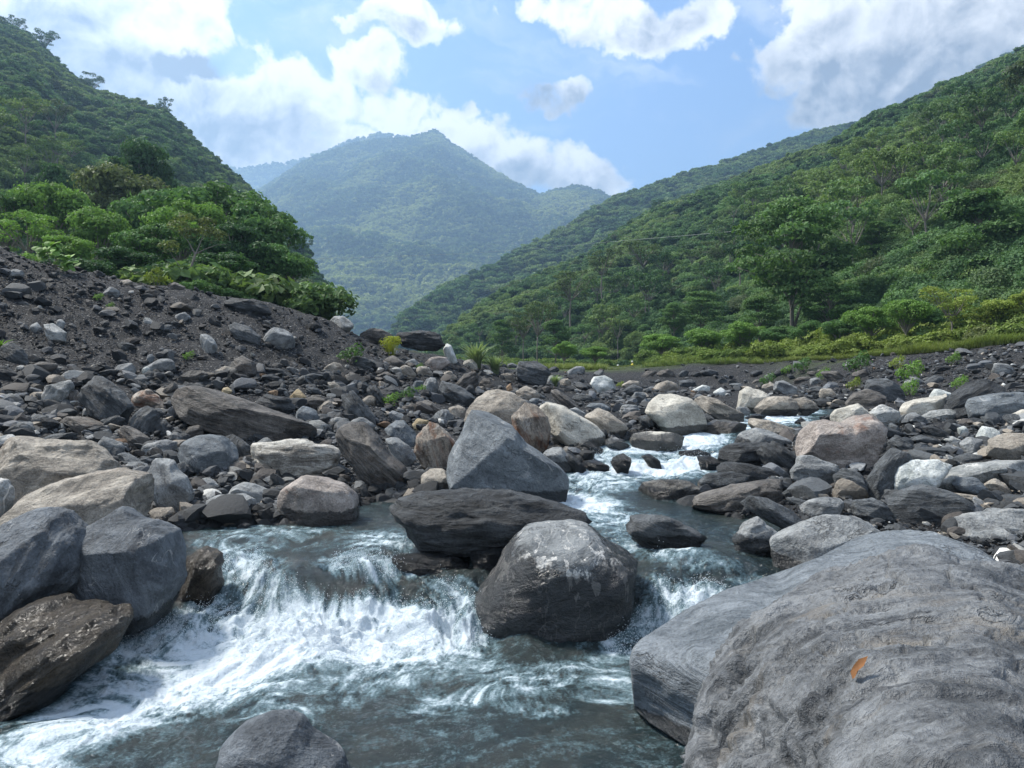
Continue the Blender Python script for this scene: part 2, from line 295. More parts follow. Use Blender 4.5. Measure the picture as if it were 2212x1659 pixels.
def water(t):
    g = t.n('ShaderNodeNewGeometry'); P = g.outputs['Position']
    fo = t.n('ShaderNodeAttribute', attribute_name='foam').outputs['Fac']
    nf = t.noise(P, 38, 5, .7); nm = t.noise(P, 9, 4, .6)
    f = t.m('ADD', fo, t.m('MULTIPLY', t.m('SUBTRACT', nf, .5), .95)); f = t.m('ADD', f, t.m('MULTIPLY', t.m('SUBTRACT', nm, .5), .45))
    fm = t.ramp(f, .36, .95)
    base = t.mix(t.ramp(t.noise(P, 1.3, 3), .35, .65), (.010, .020, .022), (.024, .031, .029)); base = t.mix(t.ramp(f, .1, .5), base, (.085, .135, .15))
    fc = t.mix(t.ramp(f, .5, 1.15), (.27, .36, .40), (.58, .65, .695))
    bp = t.n('ShaderNodeBump', {'Height': t.m('ADD', nf, t.m('MULTIPLY', nm, 2.0)), 'Distance': .028, 'Strength': .75})
    a = t.n('ShaderNodeBsdfPrincipled', {'Base Color': base, 'Roughness': .06, 'IOR': 1.33, 'Normal': bp})
    b = t.n('ShaderNodeBsdfPrincipled', {'Base Color': fc, 'Roughness': .65, 'Normal': bp, 'Subsurface Weight': 0.0})
    t.out(t.n('ShaderNodeMixShader', {0: fm, 1: a, 2: b}))
M_WATER = material('river_water', water)
X, Y, Fc = polar(820, 900, -38, 38, 3.6, 34)
x, y = X.ravel(), Y.ravel(); z = ZW(x, y); s = sdist(x, y); keep = s > -.7
P = np.c_[x, y, z]; u, v = px(P); mask = FOAM(u, v)
# flow: downhill in the drops, sliding down-left in the pools
gx = (ZW0(x + .1, y) - ZW0(x - .1, y)) / .2; gy = (ZW0(x, y + .1) - ZW0(x, y - .1)) / .2; sl = np.hypot(gx, gy)
k = ss(sl, .08, .3)
wv = fbm(np.c_[x * .8, y * .8, 0 * x], 2); wv2 = fbm(np.c_[x * .8 + 9, y * .8, 0 * x], 2)
xa, ya = x + wv * .7, y + wv2 * .7
a1 = math.radians(20); al = xa * math.cos(a1) + ya * math.sin(a1); ac = -xa * math.sin(a1) + ya * math.cos(a1)
st_pool = ridge(np.c_[al * .55, ac * 2.3, 0 * x], 4, .6); st_pool2 = ridge(np.c_[al * 1.6 + 5, ac * 4.2, 0 * x], 3, .6)
st_drop = fbm(np.c_[xa * 13, ya * 3.0, z * 1.0], 4, .6)
bub = fbm(np.c_[xa * 5, ya * 5, 0 * x], 4, .6)
pool = .55 * (st_pool - .62) * 1.7 + .40 * (st_pool2 - .62)
bub2 = fbm(np.c_[xa * 22, ya * 16, 0 * x], 3, .6)
tex = pool * (1 - k) * .85 + .38 * st_drop * k + .50 * bub + .35 * bub2
mask = np.maximum(mask, .20 * ss(v, 1290, 1360) * ss(u, -400, 100)); mask = np.maximum(mask, .12)
foam = mask + tex * (.42 + .63 * ss(mask, .08, .5)) - .08
rip = fbm(np.c_[xa * 2.5, ya * 6, 0 * x], 4, .55) * .022 + fbm(np.c_[x * 9, y * 16, 0 * x], 3) * .007
turb = fbm(np.c_[xa * 2.2, ya * 2.2, 0 * x], 4, .62) * .13 + fbm(np.c_[xa * 7, ya * 7, 0 * x + 3], 3, .6) * .045
z = z + rip + turb * np.clip(mask, 0, 1) * (.45 + .9 * k)
idx = np.full(len(x), -1); idx[keep] = np.arange(keep.sum()); Fk = Fc[keep[Fc].all(1)]
V = np.c_[x, y, z]
tag(obj('river_water', mesh_np('river_water', V[keep], idx[Fk], M_WATER, attrs={'foam': foam[keep]})), kind='structure')
# spray thrown up along the drops
m_spray = material('white_spray', lambda t: t.out(t.n('ShaderNodeBsdfPrincipled', {'Base Color': (.70, .76, .80, 1), 'Roughness': .4})))
def ico(sub):
    bm = bmesh.new(); bmesh.ops.create_icosphere(bm, subdivisions=sub, radius=1); bm.verts.index_update()
    v_ = np.array([q.co[:] for q in bm.verts]); f_ = np.array([[q.index for q in p.verts] for p in bm.faces]); bm.free(); return v_, f_
ICO = {k: ico(k) for k in (1, 2, 3, 4, 5, 6)}
def merge(protoV, protoF, centers, scales, rots=None, pid=None):
    n = len(centers); Vs = protoV[None] * scales[:, None]
    if rots is not None: Vs = np.einsum('nij,nvj->nvi', rots, Vs)
    Vs = Vs + centers[:, None]; Fs = protoF[None] + (np.arange(n) * protoV.shape[-2])[:, None, None]
    return Vs.reshape(-1, 3), Fs.reshape(-1, 3)
cand = np.where(keep & (mask > .55) & ((k > .2)))[0]; sel = RNG.choice(cand, 20000)
c = V[sel].copy(); up = RNG.exponential(.042, len(c)); c[:, 2] += up; c[:, :2] += RNG.normal(0, .02, (len(c), 2))
sz = RNG.uniform(.0015, .0045, (len(c), 1)) * np.array([[1, 1, 1.3]]); vm_, fm_ = merge(*ICO[1], c, sz)
tag(obj('spray', mesh_np('spray', vm_, fm_, m_spray)), 'white spray and droplets flying off the rapids', 'spray', kind='stuff')
# ---------------------------------------------------------------- stone materials
def stone(name, lo, hi, vein=0., rust=0., strata=3., pale=0., speck=0., rough=.72, bump=1., veincol=(.62, .60, .56), rustcol=(.17, .075, .035), rcov=.55):
    def b(t):
        tc = t.n('ShaderNodeTexCoord').outputs['Object']; rnd = t.n('ShaderNodeObjectInfo').outputs['Random']
        off = t.n('ShaderNodeCombineXYZ', {0: t.m('MULTIPLY', rnd, 37.), 1: t.m('MULTIPLY', rnd, 91.), 2: t.m('MULTIPLY', rnd, 13.)}).outputs[0]
        P = t.vm('ADD', tc, off)
        st = t.n('ShaderNodeAttribute', attribute_name='strat').outputs['Vector']   # coordinates along / across the bedding
        Q = t.vm('ADD', t.vm('MULTIPLY', st, (1, 1, strata)), off)
        n1 = t.noise(P, 1.1, 6, .65, .4); n2 = t.noise(P, 7, 6, .7); nl = t.noise(Q, 1.7, 7, .68, .6); nf = t.noise(P, 34, 4, .7)
        f = t.m('ADD', t.m('MULTIPLY', n1, .45), t.m('ADD', t.m('MULTIPLY', nl, .38), t.m('MULTIPLY', n2, .25)))
        c = t.mix(t.ramp(f, .42, .64), lo, hi)
        c = t.mix(t.ramp(nf, .30, .55, .45 if not name.startswith('white_veined') else .2, -.0), c, (.01, .01, .012)); c = t.mix(t.ramp(nl, .56, .60, 0, .30), c, tuple(min(.8, q * 1.35) for q in hi)); c = t.mix(t.ramp(nl, .40, .44, .35, 0), c, tuple(q * .6 for q in lo)); c = t.mix(t.ramp(nf, .56, .74, 0, .35), c, tuple(min(.8, q * 1.7) for q in hi))
        if pale: c = t.mix(t.ramp(t.noise(P, 2.3, 5, .7, 1.), .52, .66, 0, pale), c, (.46, .45, .42))
        if rust: c = t.mix(t.ramp(t.noise(Q, .9, 5, .65, .8), rcov, rcov + .16, 0, rust), c, rustcol)
        if speck: c = t.mix(t.ramp(t.noise(P, 15, 5, .75), .55, .66, 0, speck), c, (.42, .38, .30))
        if name.startswith('white_veined'):
            Z_ = t.n('ShaderNodeSeparateXYZ', {0: tc}).outputs[2]; VP = t.vm('MULTIPLY', t.vm('ADD', P, (0, 0, 0)), (3.2, 3.2, .9))
            VP = t.vm('MULTIPLY', P, (7, 7, 1.9)); band = t.ramp(t.m('ABSOLUTE', t.m('SUBTRACT', Z_, .26)), .05, .40, .14, .0, False)
            vb = t.m('ADD', t.m('ADD', t.noise(VP, 1.0, 5, .62, .3), band), t.m('MULTIPLY', t.m('SUBTRACT', nf, .5), .10))
            va = t.m('ABSOLUTE', t.m('SUBTRACT', t.noise(t.vm('MULTIPLY', P, (2.2, 2.2, .8)), 1.0, 4, .6, .3), .5))
            c = t.mix(t.m('MAXIMUM', t.ramp(vb, .668, .69), t.m('MULTIPLY', t.ramp(va, .003, .007, 1, 0), .55)), c, veincol)
        elif vein:
            va = t.m('ABSOLUTE', t.m('SUBTRACT', t.noise(P, 1.4, 4, .6, .4), .5)); vb = t.m('ABSOLUTE', t.m('SUBTRACT', t.noise(t.vm('ADD', Q, (5, 3, 1)), 1.3, 3, .6, .9), .5))
            vw = t.m('MULTIPLY', t.ramp(t.noise(P, 1.7, 3), .53, .68), .020)
            vm_ = t.m('MAXIMUM', t.m('LESS_THAN', va, vw), t.m('LESS_THAN', vb, vw))
            c = t.mix(t.m('MULTIPLY', vm_, vein), c, veincol)
        crk = t.m('ABSOLUTE', t.m('SUBTRACT', t.noise(t.vm('ADD', Q, (2, 7, 4)), .8, 6, .62, .25), .5))
        ck = t.m('MULTIPLY', t.ramp(crk, .0, .010, 1, 0), t.ramp(n1, .5, .62))
        c = t.mix(t.m('MULTIPLY', ck, .55), c, (.012, .012, .013))
        wet = t.n('ShaderNodeAttribute', attribute_name='wet').outputs['Fac']
        wt = t.ramp(t.m('ADD', wet, t.m('MULTIPLY', t.m('SUBTRACT', n2, .5), .7)), .42, .56)
        c = t.mix(t.m('MULTIPLY', wt, .84), c, (.008, .0085, .009))
        ro = t.mix(wt, (rough,) * 3, (.22,) * 3)
        h = t.m('ADD', t.m('MULTIPLY', nl, 1.6), t.m('ADD', t.m('MULTIPLY', n2, .8), t.m('ADD', t.m('MULTIPLY', nf, .34), t.m('MULTIPLY', ck, -.25))))
        bp = t.n('ShaderNodeBump', {'Height': h, 'Distance': .085 * bump, 'Strength': .85})
        t.out(t.n('ShaderNodeBsdfPrincipled', {'Base Color': c, 'Roughness': ro, 'Normal': bp, 'Specular IOR Level': .35}))
    return material(name, b)
M = {
 'sl': stone('dark_slate', (.025, .028, .030), (.135, .145, .150), strata=5, bump=1.3),
 'sd': stone('black_slate', (.014, .0155, .0165), (.078, .083, .086), strata=6, bump=1.4),
 'sg': stone('blue_grey_stone', (.085, .098, .108), (.20, .222, .235), strata=2.2, vein=.25, bump=.8),
 'gy': stone('grey_stone', (.115, .122, .126), (.31, .32, .315), strata=2.5, pale=.25, bump=.9),
 'br': stone('brown_slate', (.038, .035, .032), (.175, .160, .142), strata=5, rust=.4, rustcol=(.12, .075, .045), bump=1.2),
 'tn': stone('tan_sandstone', (.165, .145, .118), (.43, .385, .32), strata=2.4, rust=.25, rustcol=(.23, .14, .08), bump=1.),
 'cr': stone('cream_sandstone', (.30, .28, .235), (.56, .53, .455), strata=2, bump=.7, rough=.8),
 'lt': stone('layered_pale_stone', (.19, .172, .145), (.60, .57, .50), strata=5, bump=1.1, vein=.3),
 'pk': stone('pinkish_tan_stone', (.20, .17, .148), (.46, .405, .36), strata=2, rust=.75, rustcol=(.24, .115, .068), rcov=.56),
 'ru': stone('rust_streaked_stone', (.10, .082, .066), (.38, .33, .27), strata=4, rust=.85, rustcol=(.19, .085, .042), rcov=.46, vein=.3, bump=1.2),
 'sk': stone('dark_blue_grey_stone', (.045, .053, .062), (.135, .152, .168), strata=2.2, vein=.3, bump=.8),
 'mb': stone('white_marbled_stone', (.15, .16, .155), (.46, .465, .445), strata=2, vein=1, pale=.7, bump=1.2),
 'wh': stone('white_stone', (.36, .385, .36), (.68, .70, .665), strata=2, bump=.8),
 'we': stone('wet_brown_rock', (.020, .016, .012), (.085, .070, .052), strata=3, rough=.25, bump=1.5),
 'vn': stone('white_veined_grey_stone', (.105, .115, .118), (.25, .262, .262), strata=2, vein=1, bump=.8),
 'sp': stone('speckled_rock', (.04, .038, .035), (.20, .19, .17), strata=2, speck=.7, bump=1.6),
 'yl': stone('yellow_ochre_stone', (.27, .20, .105), (.43, .35, .215), strata=2),
 'or': stone('orange_stained_stone', (.15, .095, .055), (.32, .21, .12), strata=2),
 'g1': stone('smooth_grey_slate', (.095, .112, .125), (.215, .238, .256), strata=7, bump=.8, rough=.55),
 'g2': stone('brownish_grey_schist', (.052, .056, .060), (.195, .203, .208), strata=4.5, rust=.45, rustcol=(.19, .155, .11), rcov=.53, bump=.7, rough=.55),
}
ROCKS = []
def pt(tile, q):
    x, y = q
    if tile == 'V': return x, y
    ox = {'A': 0, 'B': 737.3, 'C': 1474.6, 'D': 0, 'E': 737.3, 'F': 1474.6}[tile]
    if tile in 'ABC': return ox + x / 3.0, 548.6 + y / 3.0
    return ox + x * .3359, 1101.5 + y * .3359
def frame_of(P2):
    c = P2.mean(0); q = P2 - c; ev, evec = np.linalg.eigh(q.T @ q); return evec[:, 1], math.sqrt(max(ev[1], 1e-9) / max(ev[0], 1e-9))
def resample(P2, n=120):
    Q = np.vstack([P2, P2[:1]]); L = np.r_[0, np.cumsum(np.linalg.norm(np.diff(Q, axis=0), axis=1))]; s = np.linspace(0, L[-1], n, endpoint=False)
    return np.stack([np.interp(s, L, Q[:, 0]), np.interp(s, L, Q[:, 1])], -1)
def rock_mesh(name, P2, T, sub, seed, mat, lay=1., rough=1., lean=.35, facets=9, wetfn=None, origin=None, cut=.82):
    """P2: outline (metres, X right / Z up, about the origin); T: front-to-back depth (m)"""
    r = np.random.default_rng(seed); V, Fc = ICO[sub]; D = resample(P2, 240); ang = np.arctan2(D[:, 1], D[:, 0]); rad = np.hypot(D[:, 0], D[:, 1])
    th = np.linspace(-math.pi, math.pi, 361); o = np.argsort(ang); R = np.interp(th, ang[o], rad[o], period=2 * math.pi)
    ker = np.array([1, 2, 3, 2, 1.]); ker /= ker.sum(); R = np.convolve(np.r_[R[-3:-1], R, R[1:3]], ker, 'valid')
    t = np.arctan2(V[:, 2], V[:, 0]); c = np.hypot(V[:, 0], V[:, 2]); Rv = np.interp(t, th, R); cc = c ** .62
    size = math.sqrt(np.mean(rad ** 2)); 
    p = np.stack([np.cos(t) * Rv * cc, np.sign(V[:, 1]) * np.abs(V[:, 1]) ** .85 * T * .5, np.sin(t) * Rv * cc], -1)
    p[:, 1] += lean * p[:, 2] * T / (2 * size)
    ax, asp = frame_of(P2); N = np.array([-ax[1], 0, ax[0]]); A = np.array([ax[0], 0, ax[1]])
    if N[2] < 0: N = -N
    tl = r.uniform(-.35, .35); N = N * math.cos(tl) + np.array([0, -1, 0]) * math.sin(tl); Yv = np.cross(N, A)
    for k in range(facets):                                   # broken faces
        n = r.normal(size=3); n[1] = -abs(n[1]) * 1.3; n[2] = n[2] * .8 + .25
        if k == 0: n = np.array([r.uniform(-.3, .3), -.55, .8])
        if k == 1: n = np.array([r.uniform(-.6, .6), -1, -.1])
        n /= np.linalg.norm(n); d = p @ n; lim = d.max() * r.uniform(cut - .08, cut + .08); e = np.maximum(d - lim, 0); p -= (e * .97)[:, None] * n
    dirn = p / (np.linalg.norm(p, axis=1)[:, None] + 1e-9); off = r.uniform(-50, 50, 3)
    q = np.stack([p @ A, p @ Yv, p @ N], -1); qs = q / size
    a = .035 * size * rough
    d = fbm(qs * 1.3 + off, 4, .55) * a * 1.6 + ridge(qs * 2.3 + off + 9, 3) * a * .7
    sc = np.array([1.1, 1.1, 6.5]); w_ = qs + .12 * fbm(qs * 1.5 + off, 2)[:, None]
    lam = fbm(w_ * sc + off, 4, .6); lv = w_[:, 2] * 5.5 + .35 * fbm(qs * 2.2 - off, 2); li = np.floor(lv).astype(int); lfr = ss(lv - li, .72, 1.); rr_ = r.uniform(-1, 1, 128); d += lay * a * 1.15 * (rr_[li & 127] * (1 - lfr) + rr_[(li + 1) & 127] * lfr)
    d += lay * a * (1.0 * lam + .7 * ridge(w_ * sc * np.array([1.3, 1.3, 2.2]) - off, 2))
    if sub >= 5: d += fbm(p * 9 + off, 3, .6) * .012 * min(1.5, size) * rough
    p = p + dirn * (d - d.mean())[:, None]
    at = {'strat': q}
    if wetfn is not None: at['wet'] = wetfn(p)
    me = mesh_np(name, p, Fc, mat, attrs=at)
    return me
def wet_of(loc, on):
    if not on: return lambda p: np.zeros(len(p))
    def f(p):
        w_ = p + np.array(loc); zl = ZW0(w_[:, 0], w_[:, 1]); s = sdist(w_[:, 0], w_[:, 1])
        return ss(w_[:, 2] - zl, .40 * on, .03 * on) * ss(s, -.8, -.15)
    return f
def rock(tile, name, label, mat, poly, T=.8, d=None, lay=None, rough=1., lean=.35, sub=None, wet=1., facets=9, sink=.12, cat=None, group=None, cut=.82, dd=0.):
    P = np.array([pt(tile, q) for q in poly], float)
    P = P.mean(0) + (P - P.mean(0)) * 1.035
    lo = P[P[:, 1] > P[:, 1].max() - .18 * np.ptp(P[:, 1])]; ub, vb = lo[:, 0].mean(), P[:, 1].max()
    if d is None: d = hit(ub, min(vb, 1640), lambda x, y: np.maximum(ZT(x, y), np.where(sdist(x, y) > 0, ZW0(x, y), -9)))
    w_px = math.sqrt(np.ptp(P[:, 0]) * np.ptp(P[:, 1])); Tm = T * w_px / F * d
    D = d + Tm * .30 + dd; C = P.mean(0); cx, cz = (C[0] - CU) / F * D, CH + (HV - C[1]) / F * D
    P2 = np.stack([(P[:, 0] - C[0]) / F * D, -(P[:, 1] - C[1]) / F * D], -1)
    base = P2[:, 1] < P2[:, 1].min() + .25 * np.ptp(P2[:, 1]); P2[base, 1] -= sink * np.ptp(P2[:, 1])
    loc = (cx, D, cz); L = {'sl': 1.3, 'sd': 1.6, 'br': 1.3, 'lt': 1.2, 'ru': 1.1, 'we': 1.2, 'g2': 1.}.get(mat, .4) if lay is None else lay
    if sub is None: sub = 6 if w_px > 150 else 5 if w_px > 42 else 4
    me = rock_mesh(name, P2, Tm, sub, hash_(label), M[mat], L, rough, lean, facets, wet_of(loc, wet), cut=cut)
    o = obj(name, me, loc=loc); tag(o, label, cat or {'flat_rock': 'flat rock', 'boulder': 'boulder'}.get(name, 'rock'), group)
    ROCKS.append((P[:, 0].mean(), P[:, 1].mean(), w_px, label, o, D)); return o
def relief_rock(name, label, mat, poly, ctrl, tback, bed, rough, sub, wet=1.):
    """a big near boulder: outline plus measured distances to points on its visible face; the back closes behind it"""
    P = np.array(poly, float); C = P.mean(0); Dd = resample(P, 400) - C; V, Fc = ico(sub)
    ct = np.array(ctrl, float); k = ct[:, :2] / 400.
    phi = lambda a, b: np.linalg.norm(a[:, None] - b[None], axis=-1)
    n = len(ct); A = np.block([[-phi(k, k) + 1e-3 * np.eye(n), np.c_[np.ones(n), k]], [np.c_[np.ones(n), k].T, np.zeros((3, 3))]]); sol = np.linalg.solve(A, np.r_[ct[:, 2], 0, 0, 0])
    dep = lambda uv: sum(-np.linalg.norm(uv / 400. - k[i], axis=-1) * sol[i] for i in range(n)) + sol[n] + (uv / 400.) @ sol[n + 1:]
    ang = np.arctan2(Dd[:, 1], Dd[:, 0]); rad = np.hypot(Dd[:, 0], Dd[:, 1]); o = np.argsort(ang)
    t = np.arctan2(-V[:, 2], V[:, 0]); c = np.hypot(V[:, 0], V[:, 2]); R = np.interp(t, ang[o], rad[o], period=2 * math.pi)
    front = V[:, 1] < 0; cc = np.where(front, c ** .9, c ** .7); cc = np.where(front, 1 - (1 - c) ** 1.0, cc)
    # spread the front evenly: angle from the view axis maps to radius
    a = np.arccos(np.clip(np.abs(V[:, 1]), 0, 1)) / (math.pi / 2); cc = np.where(front, a ** .95, cc)
    uv = C + np.stack([np.cos(t), np.sin(t)], -1) * (R * cc)[:, None]; rim = C + np.stack([np.cos(t), np.sin(t)], -1) * R[:, None]
    D = np.where(front, dep(uv), dep(rim) + np.abs(V[:, 1]) ** .8 * tback)
    w_ = np.stack([(uv[:, 0] - CU) / F * D, D, CH + (HV - uv[:, 1]) / F * D], -1)
    loc = w_.mean(0); p = w_ - loc
    nrm = np.zeros_like(p); fn = np.cross(p[Fc[:, 1]] - p[Fc[:, 0]], p[Fc[:, 2]] - p[Fc[:, 0]])
    for j in range(3): np.add.at(nrm, Fc[:, j], fn)
    nrm /= np.linalg.norm(nrm, axis=1)[:, None] + 1e-9
    if (nrm * p).sum(1).mean() < 0: Fc = Fc[:, ::-1]; nrm = -nrm
    A_ = np.array([math.cos(bed[0]), -.15, math.sin(bed[0])]); A_ /= np.linalg.norm(A_); N_ = np.array([0, -bed[1], 1.]); N_ = N_ - (N_ @ A_) * A_; N_ /= np.linalg.norm(N_); Y_ = np.cross(N_, A_)
    q = np.stack([p @ A_, p @ Y_, p @ N_], -1); s = hash_(label) % 97
    wq = q + .035 * fbm(q * 2 + s, 3)[:, None]
    d = fbm(q * 1.6 + s, 4) * .05 + rough * (ridge(wq * np.array([.8, 1.2, 6.5]) + s, 4, .5) - .6) * .040 + rough * fbm(wq * np.array([2, 2.5, 16.]) + s, 4, .6) * .018
    if rough > 1.2:                                        # hollows and broken ledges towards the stream side
        m = ss(-q[:, 0], .0, .8); d -= m * np.maximum(ridge(q * 2.6 + 3, 3, .6) - .66, 0) * .34 - m * fbm(q * 5 + 3, 3) * .035
        e = fbm(wq * np.array([.8, .8, 3.0]) + 31, 3) * 4; ei = np.floor(e); d += (ei + ss(e - ei, .82, 1.)) / 4 * .085; cr_ = np.abs(fbm(q * np.array([1.1, 1.1, 1.1]) + 77, 4)); d -= .035 * ss(cr_, .022, .0) * ss(fbm(q * .8 + 5, 2), -.15, .15)
    else:
        d *= .55
    edge = 1 - .5 * ss(cc, .9, 1.) * front
    p = p + nrm * (d * edge)[:, None]
    me = mesh_np(name, p, Fc, M[mat], attrs={'strat': q, 'wet': wet_of(loc, wet)(p)})
    o = obj(name, me, loc=loc); tag(o, label, 'boulder'); uc = P.mean(0)
    ROCKS.append((uc[0], uc[1], float(np.ptp(P[:, 0])), label, o, float(loc[1]))); return o
def hash_(s): 
    h = 5381
    for ch in s: h = (h * 33 + ord(ch)) & 0xffffffff
    return h
B_, S_, R_ = 'boulder', 'flat_rock', 'rock'
# ---------------------------------------------------------------- boulders, slabs and rocks traced one by one
T_ = rock
# near the viewer
relief_rock(B_, 'huge smooth blue-grey boulder sloping into the pool, behind the nearest brownish boulder', 'g1',
    [(1362,1431),(1367,1402),(1385,1380),(1430,1350),(1475,1325),(1575,1272),(1676,1240),(1777,1200),(1844,1166),(1905,1150),(1962,1144),(2012,1150),(2062,1168),(2113,1188),(2170,1225),(2260,1300),(2290,1400),(2200,1560),(1900,1730),(1700,1720),(1560,1655),(1480,1610),(1400,1560),(1370,1530),(1366,1480)],
    [(1950,1146,7.6),(2170,1225,6.6),(2280,1350,5.8),(1844,1166,7.6),(1676,1240,7.3),(1475,1325,6.9),(1366,1402,6.5),(1366,1480,6.5),(1372,1530,6.6),(1480,1600,6.1),(1560,1645,5.75),(1700,1720,5.2),(1900,1730,5.0),(2200,1560,5.1),(1950,1200,6.7),(1750,1270,6.5),(1900,1280,6.0),(1600,1340,6.35),(1500,1400,6.15),(1430,1430,6.25),(1450,1500,6.15),(1560,1450,5.85),(1600,1540,5.7),(1700,1400,5.7),(1850,1450,5.3),(1500,1560,6.05),(1430,1540,6.35)],
    1.6, (math.radians(24), .55), 1.0, 7, wet=.7)
relief_rock(B_, 'nearest and largest boulder, brownish grey and pitted, with an orange leaf lying on it', 'g2',
    [(1470,1800),(1488,1595),(1505,1530),(1525,1470),(1555,1424),(1595,1357),(1663,1303),(1727,1258),(1760,1243),(1811,1229),(1891,1212),(1972,1193),(2012,1195),(2080,1220),(2212,1226),(2420,1240),(2700,1400),(2700,2300),(2200,2700),(1700,2600),(1500,2200)],
    [(1975,1193,4.9),(2212,1228,4.7),(2420,1240,4.6),(1811,1229,5.0),(1727,1258,4.9),(1595,1357,4.6),(1525,1470,4.35),(1488,1595,4.1),(1470,1800,3.6),(1500,2200,2.7),(1700,2600,2.1),(2200,2700,1.9),(2700,2300,2.2),(2700,1500,3.2),(1950,1250,4.45),(2150,1280,4.2),(1800,1310,4.3),(1700,1340,4.35),(2000,1340,3.85),(2000,1420,3.35),(2150,1420,3.3),(2100,1500,2.9),(1800,1400,3.75),(1700,1420,3.9),(1640,1450,4.05),(1750,1500,3.4),(1650,1560,3.6),(1570,1600,3.8),(1800,1600,3.0),(1950,1600,2.65),(2150,1600,2.5),(1650,1700,3.2),(1850,1750,2.6),(2050,1750,2.3),(2000,2200,1.75),(1800,2000,2.1),(2300,1700,2.4)],
    1.6, (math.radians(9), 1.35), 1.25, 7, wet=0)
T_('E', B_, 'rounded grey boulder with white quartz veins sitting in the middle of the rapids', 'vn', [(885,560),(930,480),(990,400),(1050,280),(1110,200),(1200,130),(1330,105),(1500,100),(1580,130),(1700,220),(1830,290),(1920,370),(1940,440),(1900,520),(1850,610),(1780,690),(1600,750),(1400,765),(1250,790),(1100,760),(990,710),(900,640)], T=.85, d=8.6, lean=.25, wet=3.4, facets=6, cut=.92, rough=.8)
T_('V', S_, 'long flat dark slate slab bridging the rapids behind the white-veined boulder', 'sd', [(833,1135),(838,1118),(860,1085),(905,1070),(1000,1064),(1100,1068),(1180,1085),(1240,1105),(1265,1140),(1250,1160),(1150,1172),(1100,1185),(1000,1193),(900,1190),(845,1165)], T=.75, d=9.9, wet=.5, sink=0, rough=1.1, lean=.6)
T_('E', R_, 'wet black rock wedged under the long flat slab above the white water', 'sd', [(330,300),(500,300),(800,310),(860,400),(800,470),(650,480),(500,460),(420,400),(340,360)], T=.7, d=9.5, wet=3, sink=.25)
T_('E', R_, 'dark rock tucked between the long flat slab and the veined boulder', 'sd', [(820,290),(900,250),(1040,260),(1040,340),(980,420),(880,400)], T=.8, d=9.5, wet=2)
T_('E', R_, 'low wet brown rock half drowned in the white water left of the veined boulder', 'we', [(400,480),(500,455),(620,470),(680,560),(660,640),(560,660),(430,620),(390,550)], T=.7, d=9.25, wet=.4)
T_('D', B_, 'dark blue-grey boulder cut by the left edge, left of its round twin', 'sk', [(0,100),(120,55),(240,22),(350,45),(430,130),(500,215),(530,330),(522,450),(430,540),(300,590),(100,680),(-60,720),(-160,500),(-130,220)], T=.95, d=7.9, lean=.3, wet=.8, facets=6, sink=.1)
T_('D', B_, 'round dark grey boulder beside the white water, second from the left edge', 'sk', [(500,190),(560,120),(680,40),(730,15),(820,70),(950,90),(1080,160),(1110,230),(1140,350),(1160,460),(1110,560),(1050,600),(900,680),(750,650),(640,560),(560,480),(530,350)], T=.9, d=8.2, lean=.3, wet=1.6, facets=8)
T_('D', R_, 'wet dark brown rock at the left end of the waterfall', 'we', [(1150,390),(1200,310),(1290,255),(1400,290),(1425,340),(1400,390),(1420,470),(1380,590),(1200,650),(1120,600),(1150,480)], T=.8, d=9.0, wet=.5)
T_('D', B_, 'low grey-brown boulder with flaky layers at the left edge below the two dark boulders', 'we', [(-80,800),(0,710),(120,650),(250,635),(400,650),(560,660),(700,700),(755,740),(720,820),(640,930),(500,1040),(300,1200),(100,1300),(-160,1380)], T=.9, d=6.9, lean=.75, wet=1.0, rough=1.2, sink=.1)
T_('D', B_, 'smooth grey boulder rising from the water at the bottom of the picture', 'sk', [(1435,1600),(1450,1500),(1540,1420),(1680,1370),(1800,1370),(1900,1400),(1990,1500),(2100,1560),(2195,1610),(2260,1700),(2150,1800),(1480,1800),(1430,1700)], T=1., d=5.45, lean=.3, wet=0, rough=.6, cut=.9, facets=5)
T_('D', R_, 'small brown stone lying between the two dark boulders on the left', 'tn', [(450,120),(500,105),(570,115),(575,160),(480,175)], d=9.2)
T_('D', R_, 'pale wedge of rock reaching the shore, right of the round dark boulder', 'tn', [(945,-5),(1080,-10),(1120,50),(1190,120),(1160,150),(1070,150),(980,60)], T=.8)
T_('D', R_, 'flat grey shore stone at the waterline under the rust-topped boulder', 'gy', [(1660,70),(1760,30),(1890,55),(1880,78),(1700,90)], T=.8)
T_('D', R_, 'small grey stone at the shore below the square grey block', 'gy', [(1520,110),(1570,75),(1620,95),(1560,125)])
T_('D', R_, 'small dark shore stone beside the pale wedge', 'sl', [(1180,112),(1230,85),(1285,105),(1240,132)])
